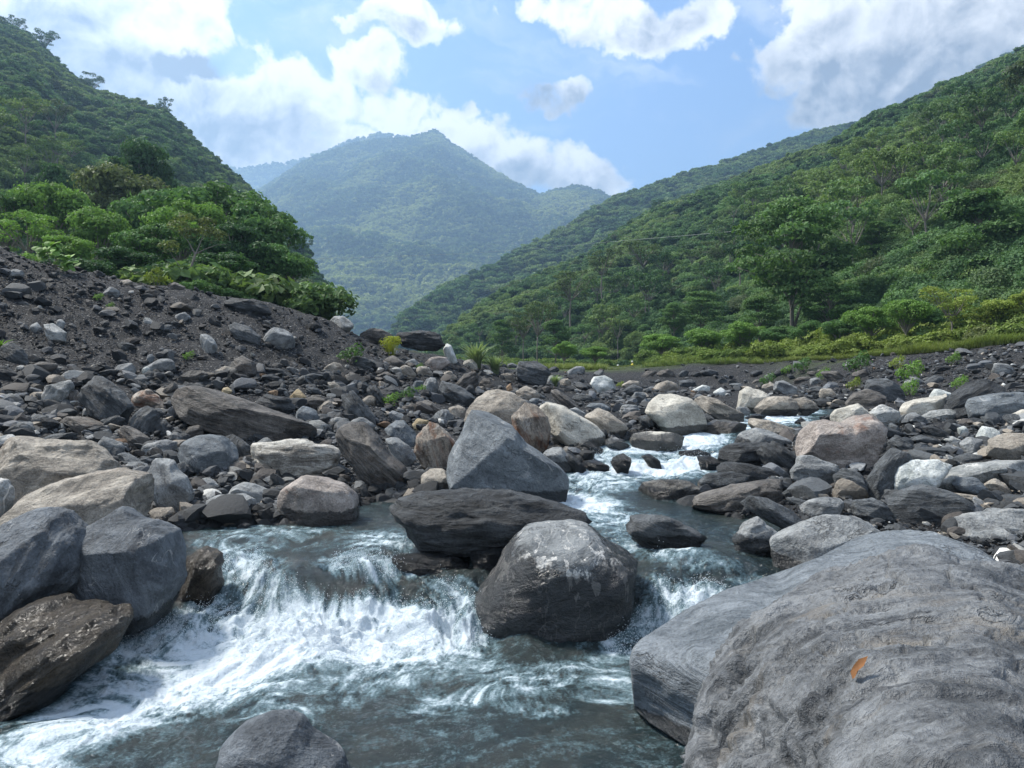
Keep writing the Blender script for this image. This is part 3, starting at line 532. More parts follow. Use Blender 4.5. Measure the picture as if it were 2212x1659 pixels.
# left bank
A = 'A'
T_(A, S_, 'longest dark brown slate slab lying tilted on the left bank', 'br', [(1060,960),(1070,930),(1120,885),(1230,862),(1330,875),(1480,925),(1650,985),(1850,1050),(1990,1105),(2060,1150),(2040,1180),(1950,1190),(1850,1195),(1780,1225),(1650,1225),(1500,1180),(1300,1110),(1150,1050),(1090,1020)], T=.7, lay=.7, cut=.8, sink=.02, wet=0)
T_(A, S_, 'big dark grey slab leaning left of the longest brown slab', 'sl', [(490,820),(560,795),(625,795),(700,850),(770,890),(830,960),(870,1010),(850,1040),(830,1090),(740,1115),(650,1060),(590,1000),(530,950),(490,860)], T=.6, lean=.6)
T_(A, R_, 'white marbled rock left of the big leaning dark slab', 'mb', [(290,870),(370,815),(430,815),(462,860),(450,920),(400,980),(340,1005),(285,975),(275,920)], T=.8)
T_(A, R_, 'tan and orange stained rock between the leaning slab and the longest slab', 'ru', [(835,945),(870,890),(950,880),(1010,920),(1050,975),(1040,1005),(960,1010),(860,995)], T=.8)
T_(A, R_, 'round dark grey rock below the orange stained rock', 'sl', [(830,1085),(860,1030),(930,990),(990,1010),(1015,1060),(1000,1130),(950,1165),(890,1165),(845,1130)], T=.9, lay=.5)
T_(A, B_, 'large tan sandstone boulder with hollows at the left edge', 'tn', [(-150,1230),(0,1195),(120,1190),(230,1225),(330,1235),(500,1230),(640,1290),(690,1335),(770,1400),(780,1450),(700,1530),(500,1660),(250,1720),(0,1700),(-160,1600)], T=.7, lean=.55, rough=1.5, facets=11)
T_(A, B_, 'large pale grey-tan boulder in front of the tan sandstone boulder', 'tn', [(-160,1840),(20,1700),(160,1580),(360,1490),(560,1430),(720,1415),(850,1440),(950,1490),(965,1560),(960,1620),(930,1700),(700,1790),(300,1880),(-100,1900)], T=.7, lean=.7, rough=1.3, d=10.2, wet=0, facets=8)
T_(A, R_, 'upright light grey rock standing between the pale boulder and the shore stones', 'gy', [(985,1340),(1040,1315),(1090,1330),(1130,1400),(1200,1450),(1250,1560),(1265,1640),(1240,1690),(1120,1700),(1000,1600),(955,1500),(960,1430)], T=.6, facets=11, cut=.75, rough=.8)
T_(A, R_, 'dark blue-grey rock with pale rusty blotches on its lower edge', 'sg', [(1160,1290),(1180,1220),(1250,1185),(1350,1175),(1450,1195),(1520,1240),(1540,1330),(1500,1390),(1420,1430),(1330,1430),(1230,1380),(1170,1320)], T=.8, facets=10)
T_(A, R_, 'dark rock tucked behind the right side of the blotched blue-grey rock', 'sl', [(1440,1180),(1500,1175),(1580,1220),(1635,1270),(1630,1330),(1580,1390),(1490,1385),(1450,1300)], T=.6, dd=.35)
T_(A, B_, 'pale cream layered boulder below the tip of the longest slab', 'lt', [(1620,1235),(1750,1220),(1870,1195),(1980,1200),(2040,1235),(2130,1240),(2195,1290),(2180,1370),(2150,1460),(2000,1450),(1850,1450),(1700,1420),(1620,1370)], T=.8)
T_(A, B_, 'tan boulder with a rusty crown at the water edge on the left shore', 'pk', [(1800,1640),(1815,1500),(1900,1440),(2050,1450),(2212,1500),(2310,1570),(2365,1650),(2350,1700),(2250,1750),(2050,1750),(1850,1720)], T=.8, facets=11)
T_(A, R_, 'square grey block at the shore, left of the rust-crowned boulder', 'gy', [(1345,1600),(1400,1570),(1560,1555),(1640,1600),(1650,1700),(1600,1765),(1400,1765),(1340,1680)], T=.8, cut=.76)
T_(A, R_, 'flat grey rock behind the square shore block', 'gy', [(1470,1530),(1530,1480),(1640,1500),(1780,1560),(1785,1610),(1700,1640),(1600,1610),(1500,1570)], T=.9)
T_(A, R_, 'light grey layered rock left of the blotched blue-grey rock', 'gy', [(910,1275),(960,1230),(1060,1208),(1130,1220),(1150,1280),(1120,1310),(1000,1320),(930,1310)], T=.8, lay=1.3)
T_(A, S_, 'reddish brown slab below the round dark grey rock', 'br', [(755,1135),(800,1115),(880,1150),(960,1200),(975,1240),(900,1265),(840,1230)], T=.8)
T_(A, S_, 'thin dark slab lying flat above the tan sandstone boulder', 'sl', [(260,1200),(330,1175),(440,1160),(490,1165),(470,1195),(350,1230),(290,1225)], T=1)
T_(A, S_, 'brown slab with a rusty tip, lying left of the reddish brown slab', 'br', [(370,1070),(430,1055),(530,1060),(650,1100),(730,1150),(690,1175),(560,1160),(470,1110)], T=.9)
T_(A, R_, 'brown rock leaning on the upper left end of the longest slab', 'br', [(1030,935),(1080,850),(1130,835),(1145,870),(1090,920),(1050,960)], T=.9)
T_(A, R_, 'yellow-cream block resting above the right half of the longest slab', 'yl', [(1875,885),(1920,870),(1985,930),(1990,970),(1950,980),(1880,935)], T=.8, cut=.75)
T_(A, S_, 'dark flat rock just above the longest slab, left of the yellow-cream block', 'sd', [(1650,950),(1720,915),(1850,930),(1920,990),(1850,1040),(1760,1020),(1670,975)], T=.9)
T_(A, B_, 'dark layered boulder stuck in the gravel just under the crest of the bank', 'sd', [(1430,330),(1500,285),(1620,290),(1700,310),(1750,370),(1740,410),(1600,405),(1480,360)], T=.7, sink=.05)
T_(A, S_, 'grey slab sliding down the gravel below the crest boulder', 'sl', [(1460,480),(1520,445),(1600,470),(1690,540),(1680,590),(1600,570),(1500,530)], T=.8)
T_(A, R_, 'pale pointed rock stuck in the gravel left of the sliding grey slab', 'gy', [(1300,520),(1360,515),(1415,620),(1390,655),(1310,635),(1290,560)], T=.6, cut=.72)
T_(A, R_, 'pale grey rock with a white band on the upper left gravel', 'mb', [(280,460),(330,450),(420,510),(425,570),(360,575),(300,510)], T=.8)
T_(A, R_, 'small pale rock left of the white-banded rock', 'gy', [(183,480),(225,440),(265,480),(255,515),(205,515)], T=.8)
T_(A, R_, 'small upright pale rock right of the white-banded rock', 'gy', [(365,440),(385,415),(420,450),(410,485),(380,480)], T=.8)
T_(A, R_, 'round grey stone halfway up the gravel slope', 'gy', [(1135,390),(1190,373),(1235,410),(1200,440),(1145,435)], T=.9)
T_(A, R_, 'pale flat stone on the gravel left of the round grey stone', 'mb', [(920,410),(960,415),(1000,450),(985,472),(930,452)], T=.8)
T_(A, R_, 'light grey squarish stone at the foot of the gravel slope', 'gy', [(865,800),(920,775),(945,810),(930,848),(880,842)], T=.8)
T_(A, R_, 'small pale oval stone sitting on the light grey squarish stone', 'wh', [(920,745),(950,728),(970,745),(960,778),(925,775)], T=.8)
T_(A, R_, 'small tan stone on the lower left gravel', 'tn', [(575,740),(600,715),(625,750),(600,782),(578,772)], T=.8)
T_(A, S_, 'dark slab poking from the bank at the left edge, under the fern', 'sl', [(-40,590),(60,575),(130,620),(200,700),(190,738),(100,720),(0,680)], T=.7)
T_(A, R_, 'dark shadowed rock at the left edge below the dark slab', 'sd', [(-40,720),(30,730),(100,780),(95,810),(0,830),(-40,800)], T=.8)
T_(A, S_, 'grey rounded slab at the left edge beside the white marbled rock', 'sl', [(-30,850),(40,850),(110,890),(100,915),(20,905),(-30,900)], T=.8)
T_(A, R_, 'dark angular rock with a brown face above the longest slab', 'br', [(1230,760),(1300,755),(1340,780),(1310,835),(1250,875),(1160,830),(1165,780)], T=.9)
T_(A, R_, 'small upright bluish stone on the gravel above the pale oval stone', 'sg', [(952,660),(978,645),(1000,670),(985,712),(952,705)], T=.6)
T_(A, R_, 'mossy green-brown rock on the right part of the gravel slope', 'br', [(1500,700),(1560,660),(1640,700),(1665,745),(1640,795),(1560,805),(1500,770)], T=.8)
T_(A, S_, 'brown slab right of the yellow-cream block', 'br', [(1980,940),(2050,905),(2130,950),(2110,990),(2020,1005)], T=.9)
T_(A, R_, 'dark blue rock behind the thin end of the longest slab', 'sg', [(1885,1050),(1960,985),(2040,1010),(2065,1070),(2040,1125),(1960,1090)], T=.7)
T_(A, R_, 'small rock marbled white and rust at the left edge on the tan boulder', 'mb', [(-20,1190),(60,1168),(100,1190),(90,1222),(0,1240)], T=.8, dd=-.6)
T_(A, R_, 'grey rock streaked white, cut by the left edge below the tan boulder', 'mb', [(-90,1450),(20,1470),(60,1520),(75,1600),(50,1680),(-90,1720)], T=.7, d=10.3)
T_(A, R_, 'small grey layered rock above the tan sandstone boulder', 'sl', [(160,1080),(230,1040),(300,1050),(290,1105),(220,1138),(165,1125)], T=.8)
T_(A, R_, 'small dark rock right of the round dark grey rock', 'sl', [(1020,1100),(1050,1068),(1110,1120),(1100,1180),(1050,1182),(1022,1150)], T=.8)
T_(A, R_, 'small black rock above the light grey layered rock', 'sd', [(1100,1165),(1150,1130),(1200,1170),(1195,1215),(1130,1215)], T=.8)
T_(A, R_, 'brown block shaded under the longest slab', 'br', [(1200,1140),(1250,1105),(1320,1120),(1315,1175),(1210,1195)], T=.7)
T_(A, S_, 'narrow grey slab left of the upright light grey rock', 'sl', [(765,1300),(800,1290),(880,1330),(970,1390),(960,1415),(850,1375),(775,1335)], T=.8)
T_(A, R_, 'orange-tan cobble above the longest slab', 'or', [(1740,890),(1800,878),(1800,918),(1745,918)])
T_(A, R_, 'tan cobble left of the orange-tan cobble', 'yl', [(1435,870),(1470,862),(1508,890),(1490,915),(1440,905)])
T_(A, R_, 'tan stone perched on the crest of the gravel bank', 'tn', [(775,175),(830,163),(860,185),(850,208),(795,202)], T=.8, sink=.02)
T_(A, S_, 'brown flat rock on the crest beside the leaning bare trunk', 'br', [(1075,200),(1130,180),(1200,215),(1190,238),(1115,225)], T=.8, sink=.02)
T_(A, R_, 'round pale grey stone near the top left of the gravel bank', 'gy', [(42,125),(90,97),(150,110),(152,142),(90,153),(48,148)])
T_(A, R_, 'dark small block at the foot of the upright light grey rock', 'sl', [(1130,1370),(1180,1350),(1230,1400),(1190,1440),(1140,1410)], T=.7)
T_(A, R_, 'whitish split stone among dark chips above the narrow grey slab', 'mb', [(700,1225),(740,1205),(780,1240),(760,1265),(710,1255)])
T_(A, R_, 'dark slate between the marbled white rock and the leaning slab', 'br', [(450,900),(480,880),(520,930),(540,1000),(500,1020),(455,970)], T=.7)
T_(A, R_, 'small round greenish stone below the leaning dark slab', 'gy', [(535,1010),(560,992),(595,1010),(590,1050),(550,1060)])
T_(A, R_, 'pale stone at the right end of the shore below the cream layered boulder', 'gy', [(1300,1460),(1350,1450),(1430,1510),(1400,1540),(1320,1530)], T=.8)
T_(A, S_, 'dark flat slate on the left side of the bank beneath the marbled rock', 'sd', [(60,1010),(150,995),(240,1005),(220,1030),(100,1040)], T=1)
B = 'B'
T_(B, B_, 'tall pyramid-shaped blue-grey boulder at the water edge in the centre', 'sg', [(690,1390),(700,1310),(760,1210),(800,1110),(850,1030),(900,1000),(960,995),(1010,1020),(1100,1120),(1200,1240),(1310,1310),(1420,1390),(1455,1440),(1440,1540),(1390,1570),(1260,1600),(1100,1570),(950,1540),(850,1550),(760,1500),(715,1450)], T=.75, lean=.4, facets=9, cut=.74, rough=.8, lay=.3)
T_(B, S_, 'thick brown layered boulder leaning down to the water, left of the pyramid boulder', 'br', [(-30,1170),(0,1130),(60,1100),(150,1115),(230,1200),(320,1310),(420,1390),(490,1460),(480,1500),(420,1525),(300,1520),(180,1440),(80,1350),(0,1270)], T=.8)
T_(B, B_, 'rusty red-brown layered boulder just left of the pyramid boulder', 'ru', [(495,1120),(540,1090),(600,1100),(700,1150),(745,1200),(720,1290),(700,1380),(690,1420),(620,1390),(540,1340),(480,1280),(490,1190)], T=.7, cut=.76)
T_(B, B_, 'rounded tan boulder with thin white veins behind the pyramid boulder', 'tn', [(805,1080),(815,1020),(850,970),(920,900),(1010,880),(1120,910),(1190,960),(1200,1060),(1150,1200),(1000,1250),(850,1150)], T=.7, d=17.6)
T_(B, B_, 'brown boulder with white and rust patches right of the white-veined tan boulder', 'ru', [(1110,1060),(1190,965),(1270,990),(1340,1060),(1355,1130),(1340,1200),(1290,1260),(1240,1255),(1150,1200),(1110,1130)], T=.7, d=16.6, lay=.5)
T_(B, B_, 'big smooth cream boulder sloping down to the rapids, right of the brown patched boulder', 'cr', [(1240,975),(1330,965),(1450,990),(1560,1060),(1650,1110),(1700,1170),(1690,1245),(1600,1245),(1480,1225),(1370,1170),(1290,1080)], T=.8, rough=.8, facets=7)
T_(B, R_, 'pinkish grey rock between the pyramid boulder and the stream', 'gy', [(1290,1290),(1370,1250),(1430,1260),(1500,1340),(1530,1390),(1500,1412),(1400,1385),(1330,1340)], T=.7)
T_(B, R_, 'dark rock right of the pinkish grey rock at the stream edge', 'sl', [(1430,1270),(1500,1310),(1570,1370),(1588,1400),(1560,1418),(1500,1400),(1450,1330)], T=.7)
T_(B, R_, 'dark grey rock with a wet tip under the cream boulder', 'sl', [(1525,1215),(1600,1212),(1700,1270),(1730,1310),(1700,1335),(1600,1315),(1535,1260)], T=.7)
T_(B, R_, 'black wet rock lying across the stream edge', 'sd', [(1545,1345),(1640,1335),(1730,1370),(1742,1405),(1600,1395)], T=.7, wet=2)
T_(B, R_, 'wet dark cube-like rock standing in the rapids', 'sd', [(1750,1350),(1765,1320),(1830,1298),(1880,1330),(1905,1405),(1850,1420),(1790,1412)], T=.8, wet=1.2, cut=.72)
T_(B, R_, 'small dark rock splitting the white water right of the cube-like rock', 'sl', [(1945,1310),(2000,1298),(2060,1340),(2075,1390),(2000,1380)], T=.8, wet=1.4)
T_(B, B_, 'speckled grey boulder in the stream, below the upper rapids', 'sp', [(1903,1600),(1905,1550),(1960,1490),(2080,1468),(2250,1480),(2330,1520),(2360,1600),(2290,1650),(2150,1665),(2000,1650)], T=.7, wet=.8, rough=1.3, d=13.3)
T_(B, B_, 'cream block with a dark wet end beside the little waterfall', 'cr', [(1870,1215),(1900,1165),(2000,1150),(2150,1158),(2230,1190),(2230,1250),(2050,1268),(1900,1255)], T=.8, wet=1.5)
T_(B, B_, 'large cream-grey boulder above the cream block, left of the little waterfall', 'cr', [(1975,1030),(2000,970),(2070,915),(2150,912),(2260,935),(2330,970),(2372,1040),(2360,1130),(2212,1165),(2110,1155),(2050,1100)], T=.8, facets=9)
T_(B, B_, 'grey-tan boulder between the smooth cream boulder and the cream block', 'tn', [(1575,1030),(1640,990),(1740,1030),(1820,1090),(1855,1130),(1800,1175),(1720,1188),(1640,1120),(1585,1070)], T=.7)
T_(B, S_, 'thick black slab with a pale patch on top, crowning the bank', 'sd', [(345,555),(365,512),(480,504),(600,508),(650,540),(665,590),(620,628),(500,622),(400,600)], T=.7, sink=.02, d=33)
T_(B, B_, 'grey rounded boulder left of the thick black slab on the crest', 'br', [(95,530),(180,482),(260,490),(330,530),(348,570),(200,575),(110,560)], T=.7, d=34)
T_(B, R_, 'white sheet-like stone sloping right of the thick black slab', 'wh', [(668,562),(710,590),(755,685),(705,700),(668,650),(655,610)], T=.6, d=33.5)
T_(B, R_, 'flat red-brown and pink stone below the thick black slab', 'pk', [(540,690),(560,665),(610,655),(680,668),(708,710),(640,745),(565,748)], T=.9)
T_(B, B_, 'dark wrinkled boulder on the gravel crest in the centre, right of the reeds', 'sl', [(1128,745),(1160,700),(1250,693),(1330,730),(1352,780),(1310,835),(1240,835),(1150,800)], T=.8, d=34)
T_(B, B_, 'white boulder standing out on the far left bank of the stream', 'wh', [(1612,840),(1640,798),(1710,788),(1760,820),(1785,872),(1720,895),(1650,888)], T=.8)
T_(B, R_, 'brown angular rock below the crest, left of the dark wrinkled boulder', 'br', [(735,848),(800,780),(860,758),(892,800),(885,875),(800,880)], T=.8)
T_(B, S_, 'long dark layered block below the brown angular rock', 'sl', [(612,850),(640,822),(760,860),(860,920),(872,970),(800,990),(700,955),(622,915)], T=.8)
T_(B, R_, 'grey oval stone standing on edge left of the long dark layered block', 'sg', [(450,865),(490,806),(530,815),(522,885),(485,915),(460,905)], T=.5)
T_(B, R_, 'light grey wedge between the grey oval stone and the long dark block', 'gy', [(520,855),(570,795),(625,812),(632,885),(600,930),(540,925)], T=.7, lay=1)
T_(B, R_, 'small light tan pointed rock left of the white-veined tan boulder', 'gy', [(615,1085),(650,1010),(695,1012),(708,1080),(660,1115)], T=.7, cut=.72)
T_(B, R_, 'brown-grey block left of the white-veined tan boulder', 'tn', [(692,1000),(760,978),(812,1010),(808,1078),(720,1055)], T=.8)
T_(B, R_, 'blue-grey flat-faced rock above the smooth oval grey rock', 'sg', [(252,1135),(300,1088),(400,1078),(470,1150),(498,1205),(470,1255),(350,1200)], T=.6)
T_(B, R_, 'smooth oval light grey rock left of the rusty layered boulder', 'gy', [(268,1205),(350,1188),(440,1250),(482,1320),(440,1385),(360,1345),(300,1260)], T=.7)
T_(B, R_, 'round brown-grey cobble boulder at the foot of the pyramid boulder', 'tn', [(518,1440),(570,1398),(650,1398),(712,1440),(727,1500),(680,1548),(560,1545),(520,1505)], T=.85, rough=1.2)
T_(B, S_, 'big dark slab leaning steeply above the brown layered boulder', 'sl', [(-10,880),(50,868),(130,960),(210,1050),(232,1105),(180,1125),(90,1080),(10,990)], T=.6)
T_(B, S_, 'long brown slab lying above the smooth cream boulder', 'br', [(1345,880),(1400,878),(1500,950),(1545,1000),(1450,1008),(1375,935)], T=.8)
T_(B, R_, 'tan-grey rock between the orange block and the long brown slab', 'tn', [(1132,890),(1200,853),(1280,900),(1298,955),(1220,955),(1150,935)], T=.8)
T_(B, R_, 'brown round rock behind the white-veined tan boulder', 'br', [(885,850),(920,805),(960,808),(1012,860),(1005,895),(900,890)], T=.7)
T_(B, R_, 'bright orange stained block on the bank above the white-veined tan boulder', 'or', [(1068,860),(1095,832),(1118,900),(1080,908)], T=.8)
T_(B, R_, 'dark brown rock under the yellow bush near the crest', 'br', [(268,695),(330,655),(400,700),(405,745),(320,735)], T=.8)
T_(B, R_, 'dark oval rock under the rusty layered boulder', 'sl', [(500,1345),(560,1322),(622,1380),(612,1400),(520,1395)], T=.8)
T_(B, S_, 'dark low slab at the head of the rapids beside the cream block', 'sd', [(1815,1170),(1900,1125),(1955,1160),(1890,1190)], T=.8)
T_(B, R_, 'dark blue rock left of the large cream-grey boulder', 'sl', [(1920,1065),(1990,1038),(2062,1120),(2045,1155),(1950,1125)], T=.7)
T_(B, R_, 'small grey stones pair at the left foot of the cream block', 'gy', [(1700,1205),(1780,1188),(1872,1240),(1840,1268),(1710,1248)], T=.8)
T_(B, R_, 'dark grey pointed rock on the far bank right of the white boulder', 'sl', [(1830,880),(1900,843),(1955,870),(1945,918),(1860,912)], T=.8)
T_(B, R_, 'pale stone behind the dark grey pointed rock', 'tn', [(1815,850),(1870,820),(1930,825),(1935,850),(1850,875)], T=.8)
T_(B, S_, 'dark leaning slate in the middle of the bank below the dark brown rock', 'sd', [(165,870),(200,840),(280,930),(290,980),(240,975),(170,910)], T=.6)
T_(B, S_, 'wide flaky slate left of the grey oval stone', 'sd', [(245,890),(330,850),(430,910),(420,955),(300,950)], T=.8)
T_(B, R_, 'tan rounded stone on the left bank below the dark leaning slate', 'tn', [(135,945),(180,912),(225,935),(215,975),(150,975)], T=.8)
T_(B, R_, 'dark squarish rock at the left side of the central bank', 'br', [(20,790),(60,765),(108,790),(100,835),(40,835)], T=.8)
T_(B, S_, 'brown flat slab below the light grey wedge', 'br', [(485,965),(560,945),(660,1005),(640,1040),(560,1030)], T=.8)
T_(B, S_, 'flat blue-grey slate above the blue-grey flat-faced rock', 'sg', [(285,1045),(330,1015),(400,1040),(430,1080),(330,1095)], T=.8, dd=.3)
T_(B, R_, 'pale yellow-tan stone above the rusty layered boulder', 'yl', [(460,1105),(490,1065),(560,1080),(590,1100),(540,1110),(490,1145)], T=.7)
T_(B, R_, 'grey stone in the gap above the cream boulder', 'sg', [(1205,960),(1240,930),(1290,940),(1310,965),(1240,972)], T=.6)
T_(B, R_, 'light mottled stone behind the right shoulder of the smooth cream boulder', 'gy', [(1470,1010),(1520,995),(1580,1030),(1585,1070),(1540,1050)], T=.7)
T_(B, R_, 'low grey flat boulder behind the grey-tan boulder', 'sg', [(1570,1000),(1620,968),(1700,968),(1750,1000),(1740,1025),(1640,1000)], T=.8)
T_(B, R_, 'small dark stone under the yellow-tan stone', 'sd', [(505,1030),(560,1040),(605,1090),(590,1105),(530,1075)], T=.8)
C = 'C'
T_(C, B_, 'big pink-tan boulder with a reddish corner on the right side of the stream', 'pk', [(735,1240),(790,1150),(860,1090),(950,1080),(1060,1110),(1130,1060),(1230,1050),(1290,1080),(1305,1140),(1285,1220),(1245,1350),(1215,1392),(1100,1385),(900,1355),(780,1325),(735,1290)], T=.75, lean=.4, facets=10, rough=1.2)
T_(C, R_, 'tilted grey block with a white corner below the pink-tan boulder', 'gy', [(710,1420),(770,1320),(850,1318),(1000,1370),(1060,1400),(1000,1440),(990,1525),(880,1535),(800,1492),(715,1462)], T=.7, lay=1.2, cut=.76)
T_(C, R_, 'dark slate boulder right of the tilted grey block', 'sl', [(995,1440),(1060,1400),(1180,1430),(1218,1480),(1190,1555),(1130,1595),(1060,1545),(1000,1495)], T=.8)
T_(C, S_, 'tall dark grey slab leaning up to the right, beside the whitish boulders', 'sl', [(1185,1585),(1190,1480),(1270,1370),(1380,1262),(1470,1298),(1512,1340),(1440,1370),(1385,1420),(1375,1545),(1280,1595)], T=.5, lay=.6)
T_(C, B_, 'whitish green boulder between the leaning slab and the lilac slab', 'wh', [(1358,1570),(1360,1450),(1400,1380),(1500,1343),(1680,1343),(1765,1380),(1700,1450),(1620,1530),(1500,1600),(1390,1610)], T=.7)
T_(C, B_, 'long pale lilac slab reaching the right edge under a pile of dark stones', 'mb', [(1600,1490),(1650,1420),(1760,1400),(1900,1370),(2100,1350),(2300,1345),(2320,1440),(2050,1470),(1900,1500),(1760,1560),(1640,1545)], T=.8)
T_(C, B_, 'dark blue-grey boulder in front of the whitish green boulder', 'sl', [(1355,1650),(1370,1575),(1480,1530),(1600,1503),(1750,1550),(1860,1610),(1885,1665),(1865,1730),(1700,1765),(1500,1750),(1370,1710)], T=.8, lay=.6)
T_(C, R_, 'smooth oval grey stone lying on the long lilac slab', 'sg', [(1755,1482),(1800,1453),(1900,1453),(1978,1500),(1960,1542),(1860,1545),(1780,1522)], T=.8, dd=-.3)
T_(C, R_, 'round brown-veined stone right of the smooth oval grey stone', 'tn', [(1968,1495),(2040,1458),(2100,1498),(2132,1542),(2070,1575),(1990,1548)], T=.8)
T_(C, B_, 'rounded tan-grey boulder at the right edge above the lilac slab', 'tn', [(1990,1300),(2008,1210),(2090,1163),(2230,1165),(2330,1200),(2330,1340),(2212,1350),(2100,1348)], T=.8)
T_(C, R_, 'white-grey rock left of the rounded tan-grey boulder', 'wh', [(1908,1185),(1960,1118),(2060,1140),(2068,1172),(2000,1225),(1930,1215)], T=.8)
T_(C, B_, 'blue-grey boulder with wavy texture at the right edge', 'sg', [(1850,990),(1880,943),(2000,920),(2150,903),(2300,905),(2330,1040),(2200,1065),(2000,1065),(1870,1062)], T=.8, lay=1)
T_(C, B_, 'dark arching boulder behind the wavy blue-grey boulder', 'sd', [(1690,1010),(1770,900),(1870,835),(1960,815),(2050,830),(2130,900),(2080,1000),(1950,1050),(1830,1062),(1740,1060)], T=.6, lay=.5, rough=.8)
T_(C, B_, 'pale grey boulder left of the dark arching boulder', 'cr', [(1412,1020),(1430,970),(1520,945),(1680,920),(1765,913),(1730,990),(1640,1050),(1500,1060),(1430,1045)], T=.7, rough=.8)
T_(C, R_, 'white pointed rock above the pale grey boulder', 'wh', [(1598,925),(1650,872),(1740,900),(1760,915),(1700,935),(1610,945)], T=.8)
T_(C, B_, 'dark grey round boulder at the foot of the right gravel bank', 'sl', [(1190,875),(1220,813),(1320,808),(1420,860),(1447,920),(1400,965),(1320,955),(1220,935)], T=.8, lay=.4, dd=.5)
T_(C, B_, 'rounded brownish grey boulder in front of the dark round one', 'br', [(1062,965),(1120,900),(1200,880),(1300,900),(1328,950),(1300,995),(1180,995),(1070,990)], T=.8, lay=.4)
T_(C, B_, 'tall cream-tan boulder beyond the stream, third from the little waterfall', 'cr', [(345,1005),(380,890),(430,855),(500,880),(560,920),(510,990),(470,1035),(400,1038)], T=.7, cut=.76)
T_(C, B_, 'wide tan-grey boulder right of the tall cream-tan one', 'tn', [(468,1015),(500,950),(590,923),(690,925),(735,955),(748,1030),(640,1050),(500,1040)], T=.8)
T_(C, B_, 'low tan-grey boulder touching the wide one on its right', 'tn', [(705,945),(800,928),(860,970),(872,1012),(760,1045),(730,1010)], T=.8)
T_(C, R_, 'grey rock with a white vein behind the wide tan-grey boulder', 'gy', [(583,885),(610,828),(660,822),(740,868),(772,908),(680,908)], T=.8)
T_(C, B_, 'long tan rock sloping right, beside the large cream-grey boulder', 'tn', [(80,955),(130,918),(220,940),(300,990),(385,1030),(382,1075),(260,1085),(150,1030)], T=.8)
T_(C, R_, 'pale grey rock with a rusty tip behind the pink-tan boulder', 'cr', [(955,1065),(1000,1010),(1150,973),(1232,1020),(1200,1052),(1080,1095),(980,1100)], T=.8)
T_(C, R_, 'pale blue-grey cracked rock right of the rusty-tipped one', 'mb', [(1210,1030),(1300,978),(1420,1030),(1432,1075),(1300,1110),(1230,1090)], T=.8)
T_(C, B_, 'grey-tan boulder standing in the little waterfall', 'tn', [(103,1180),(130,1120),(220,1078),(350,1088),(432,1110),(400,1165),(350,1225),(310,1285),(200,1268),(120,1215)], T=.8, wet=1.6, d=18.3)
T_(C, R_, 'light grey flat-topped rock right of the waterfall boulder', 'gy', [(330,1235),(370,1168),(480,1128),(600,1158),(680,1200),(715,1225),(500,1240),(350,1248)], T=.8)
T_(C, R_, 'grey-brown slab behind the light grey flat-topped rock', 'tn', [(428,1110),(440,1063),(560,1078),(700,1128),(740,1165),(720,1198),(600,1175),(440,1140)], T=.8)
T_(C, B_, 'broad dark slate boulder under the light grey flat-topped rock', 'sd', [(238,1315),(280,1250),(350,1228),(560,1223),(620,1260),(560,1340),(500,1375),(300,1378),(245,1355)], T=.8, wet=.4)
T_(C, B_, 'dark flaky boulder against the left side of the pink-tan boulder', 'sd', [(498,1290),(530,1238),(600,1222),(740,1305),(748,1395),(690,1445),(600,1415),(508,1355)], T=.8)
T_(C, S_, 'long dark slab pointing at the rapids, under the broad slate boulder', 'sd', [(218,1395),(280,1352),(420,1358),(560,1388),(655,1440),(645,1495),(480,1490),(250,1425)], T=.8)
T_(C, S_, 'grey slab with a smooth face at the right shore of the rapids', 'sl', [(108,1480),(170,1428),(330,1413),(450,1440),(492,1492),(400,1515),(250,1545),(150,1545)], T=.8, lay=.4, wet=.3)
T_(C, S_, 'long brown-grey layered slab on the right shore, above the dark inlet', 'br', [(38,1645),(120,1568),(330,1518),(560,1478),(680,1478),(702,1525),(640,1605),(500,1650),(300,1668),(100,1690)], T=.8, wet=.3, lay=1.6)
T_(C, S_, 'smooth dark grey slab lying in front of the long layered slab', 'sl', [(385,1620),(450,1576),(560,1588),(700,1660),(825,1745),(785,1792),(700,1782),(500,1700)], T=.7, lay=.4, wet=.2)
T_(C, R_, 'grey rounded rock right of the smooth dark slab', 'gy', [(755,1645),(830,1600),(950,1578),(1030,1590),(1062,1645),(1020,1705),(850,1725)], T=.8)
T_(C, R_, 'dark grey rounded rock left of the dark blue-grey boulder', 'sl', [(1088,1655),(1130,1600),(1250,1588),(1350,1640),(1362,1705),(1200,1738)], T=.8)
T_(C, R_, 'dark triangular rock right of the pink-tan boulder', 'sl', [(1328,1235),(1400,1178),(1470,1230),(1522,1292),(1450,1305),(1350,1265)], T=.8)
T_(C, R_, 'small dark rock wedged beside the pink-tan boulder', 'sd', [(1265,1225),(1310,1198),(1338,1285),(1290,1315)], T=.8)
T_(C, R_, 'dark rock above the dark triangular one', 'sl', [(1308,1175),(1360,1093),(1422,1120),(1412,1165),(1340,1195)], T=.7)
T_(C, R_, 'brown-grey rock left of the rounded tan-grey boulder at the right', 'gy', [(1808,1225),(1870,1188),(1962,1210),(1972,1262),(1890,1305),(1820,1285)], T=.8)
T_(C, S_, 'dark slab with a light top in the rubble right of the triangular rock', 'sl', [(1478,1195),(1560,1173),(1692,1220),(1680,1245),(1540,1238)], T=.9)
T_(C, S_, 'black flat stone behind the dark slab with a light top', 'sd', [(1568,1125),(1620,1108),(1752,1170),(1700,1195),(1600,1175)], T=.9)
T_(C, R_, 'brown flat stone below the dark slab with a light top', 'br', [(1488,1255),(1560,1223),(1622,1240),(1602,1275),(1500,1275)], T=.8)
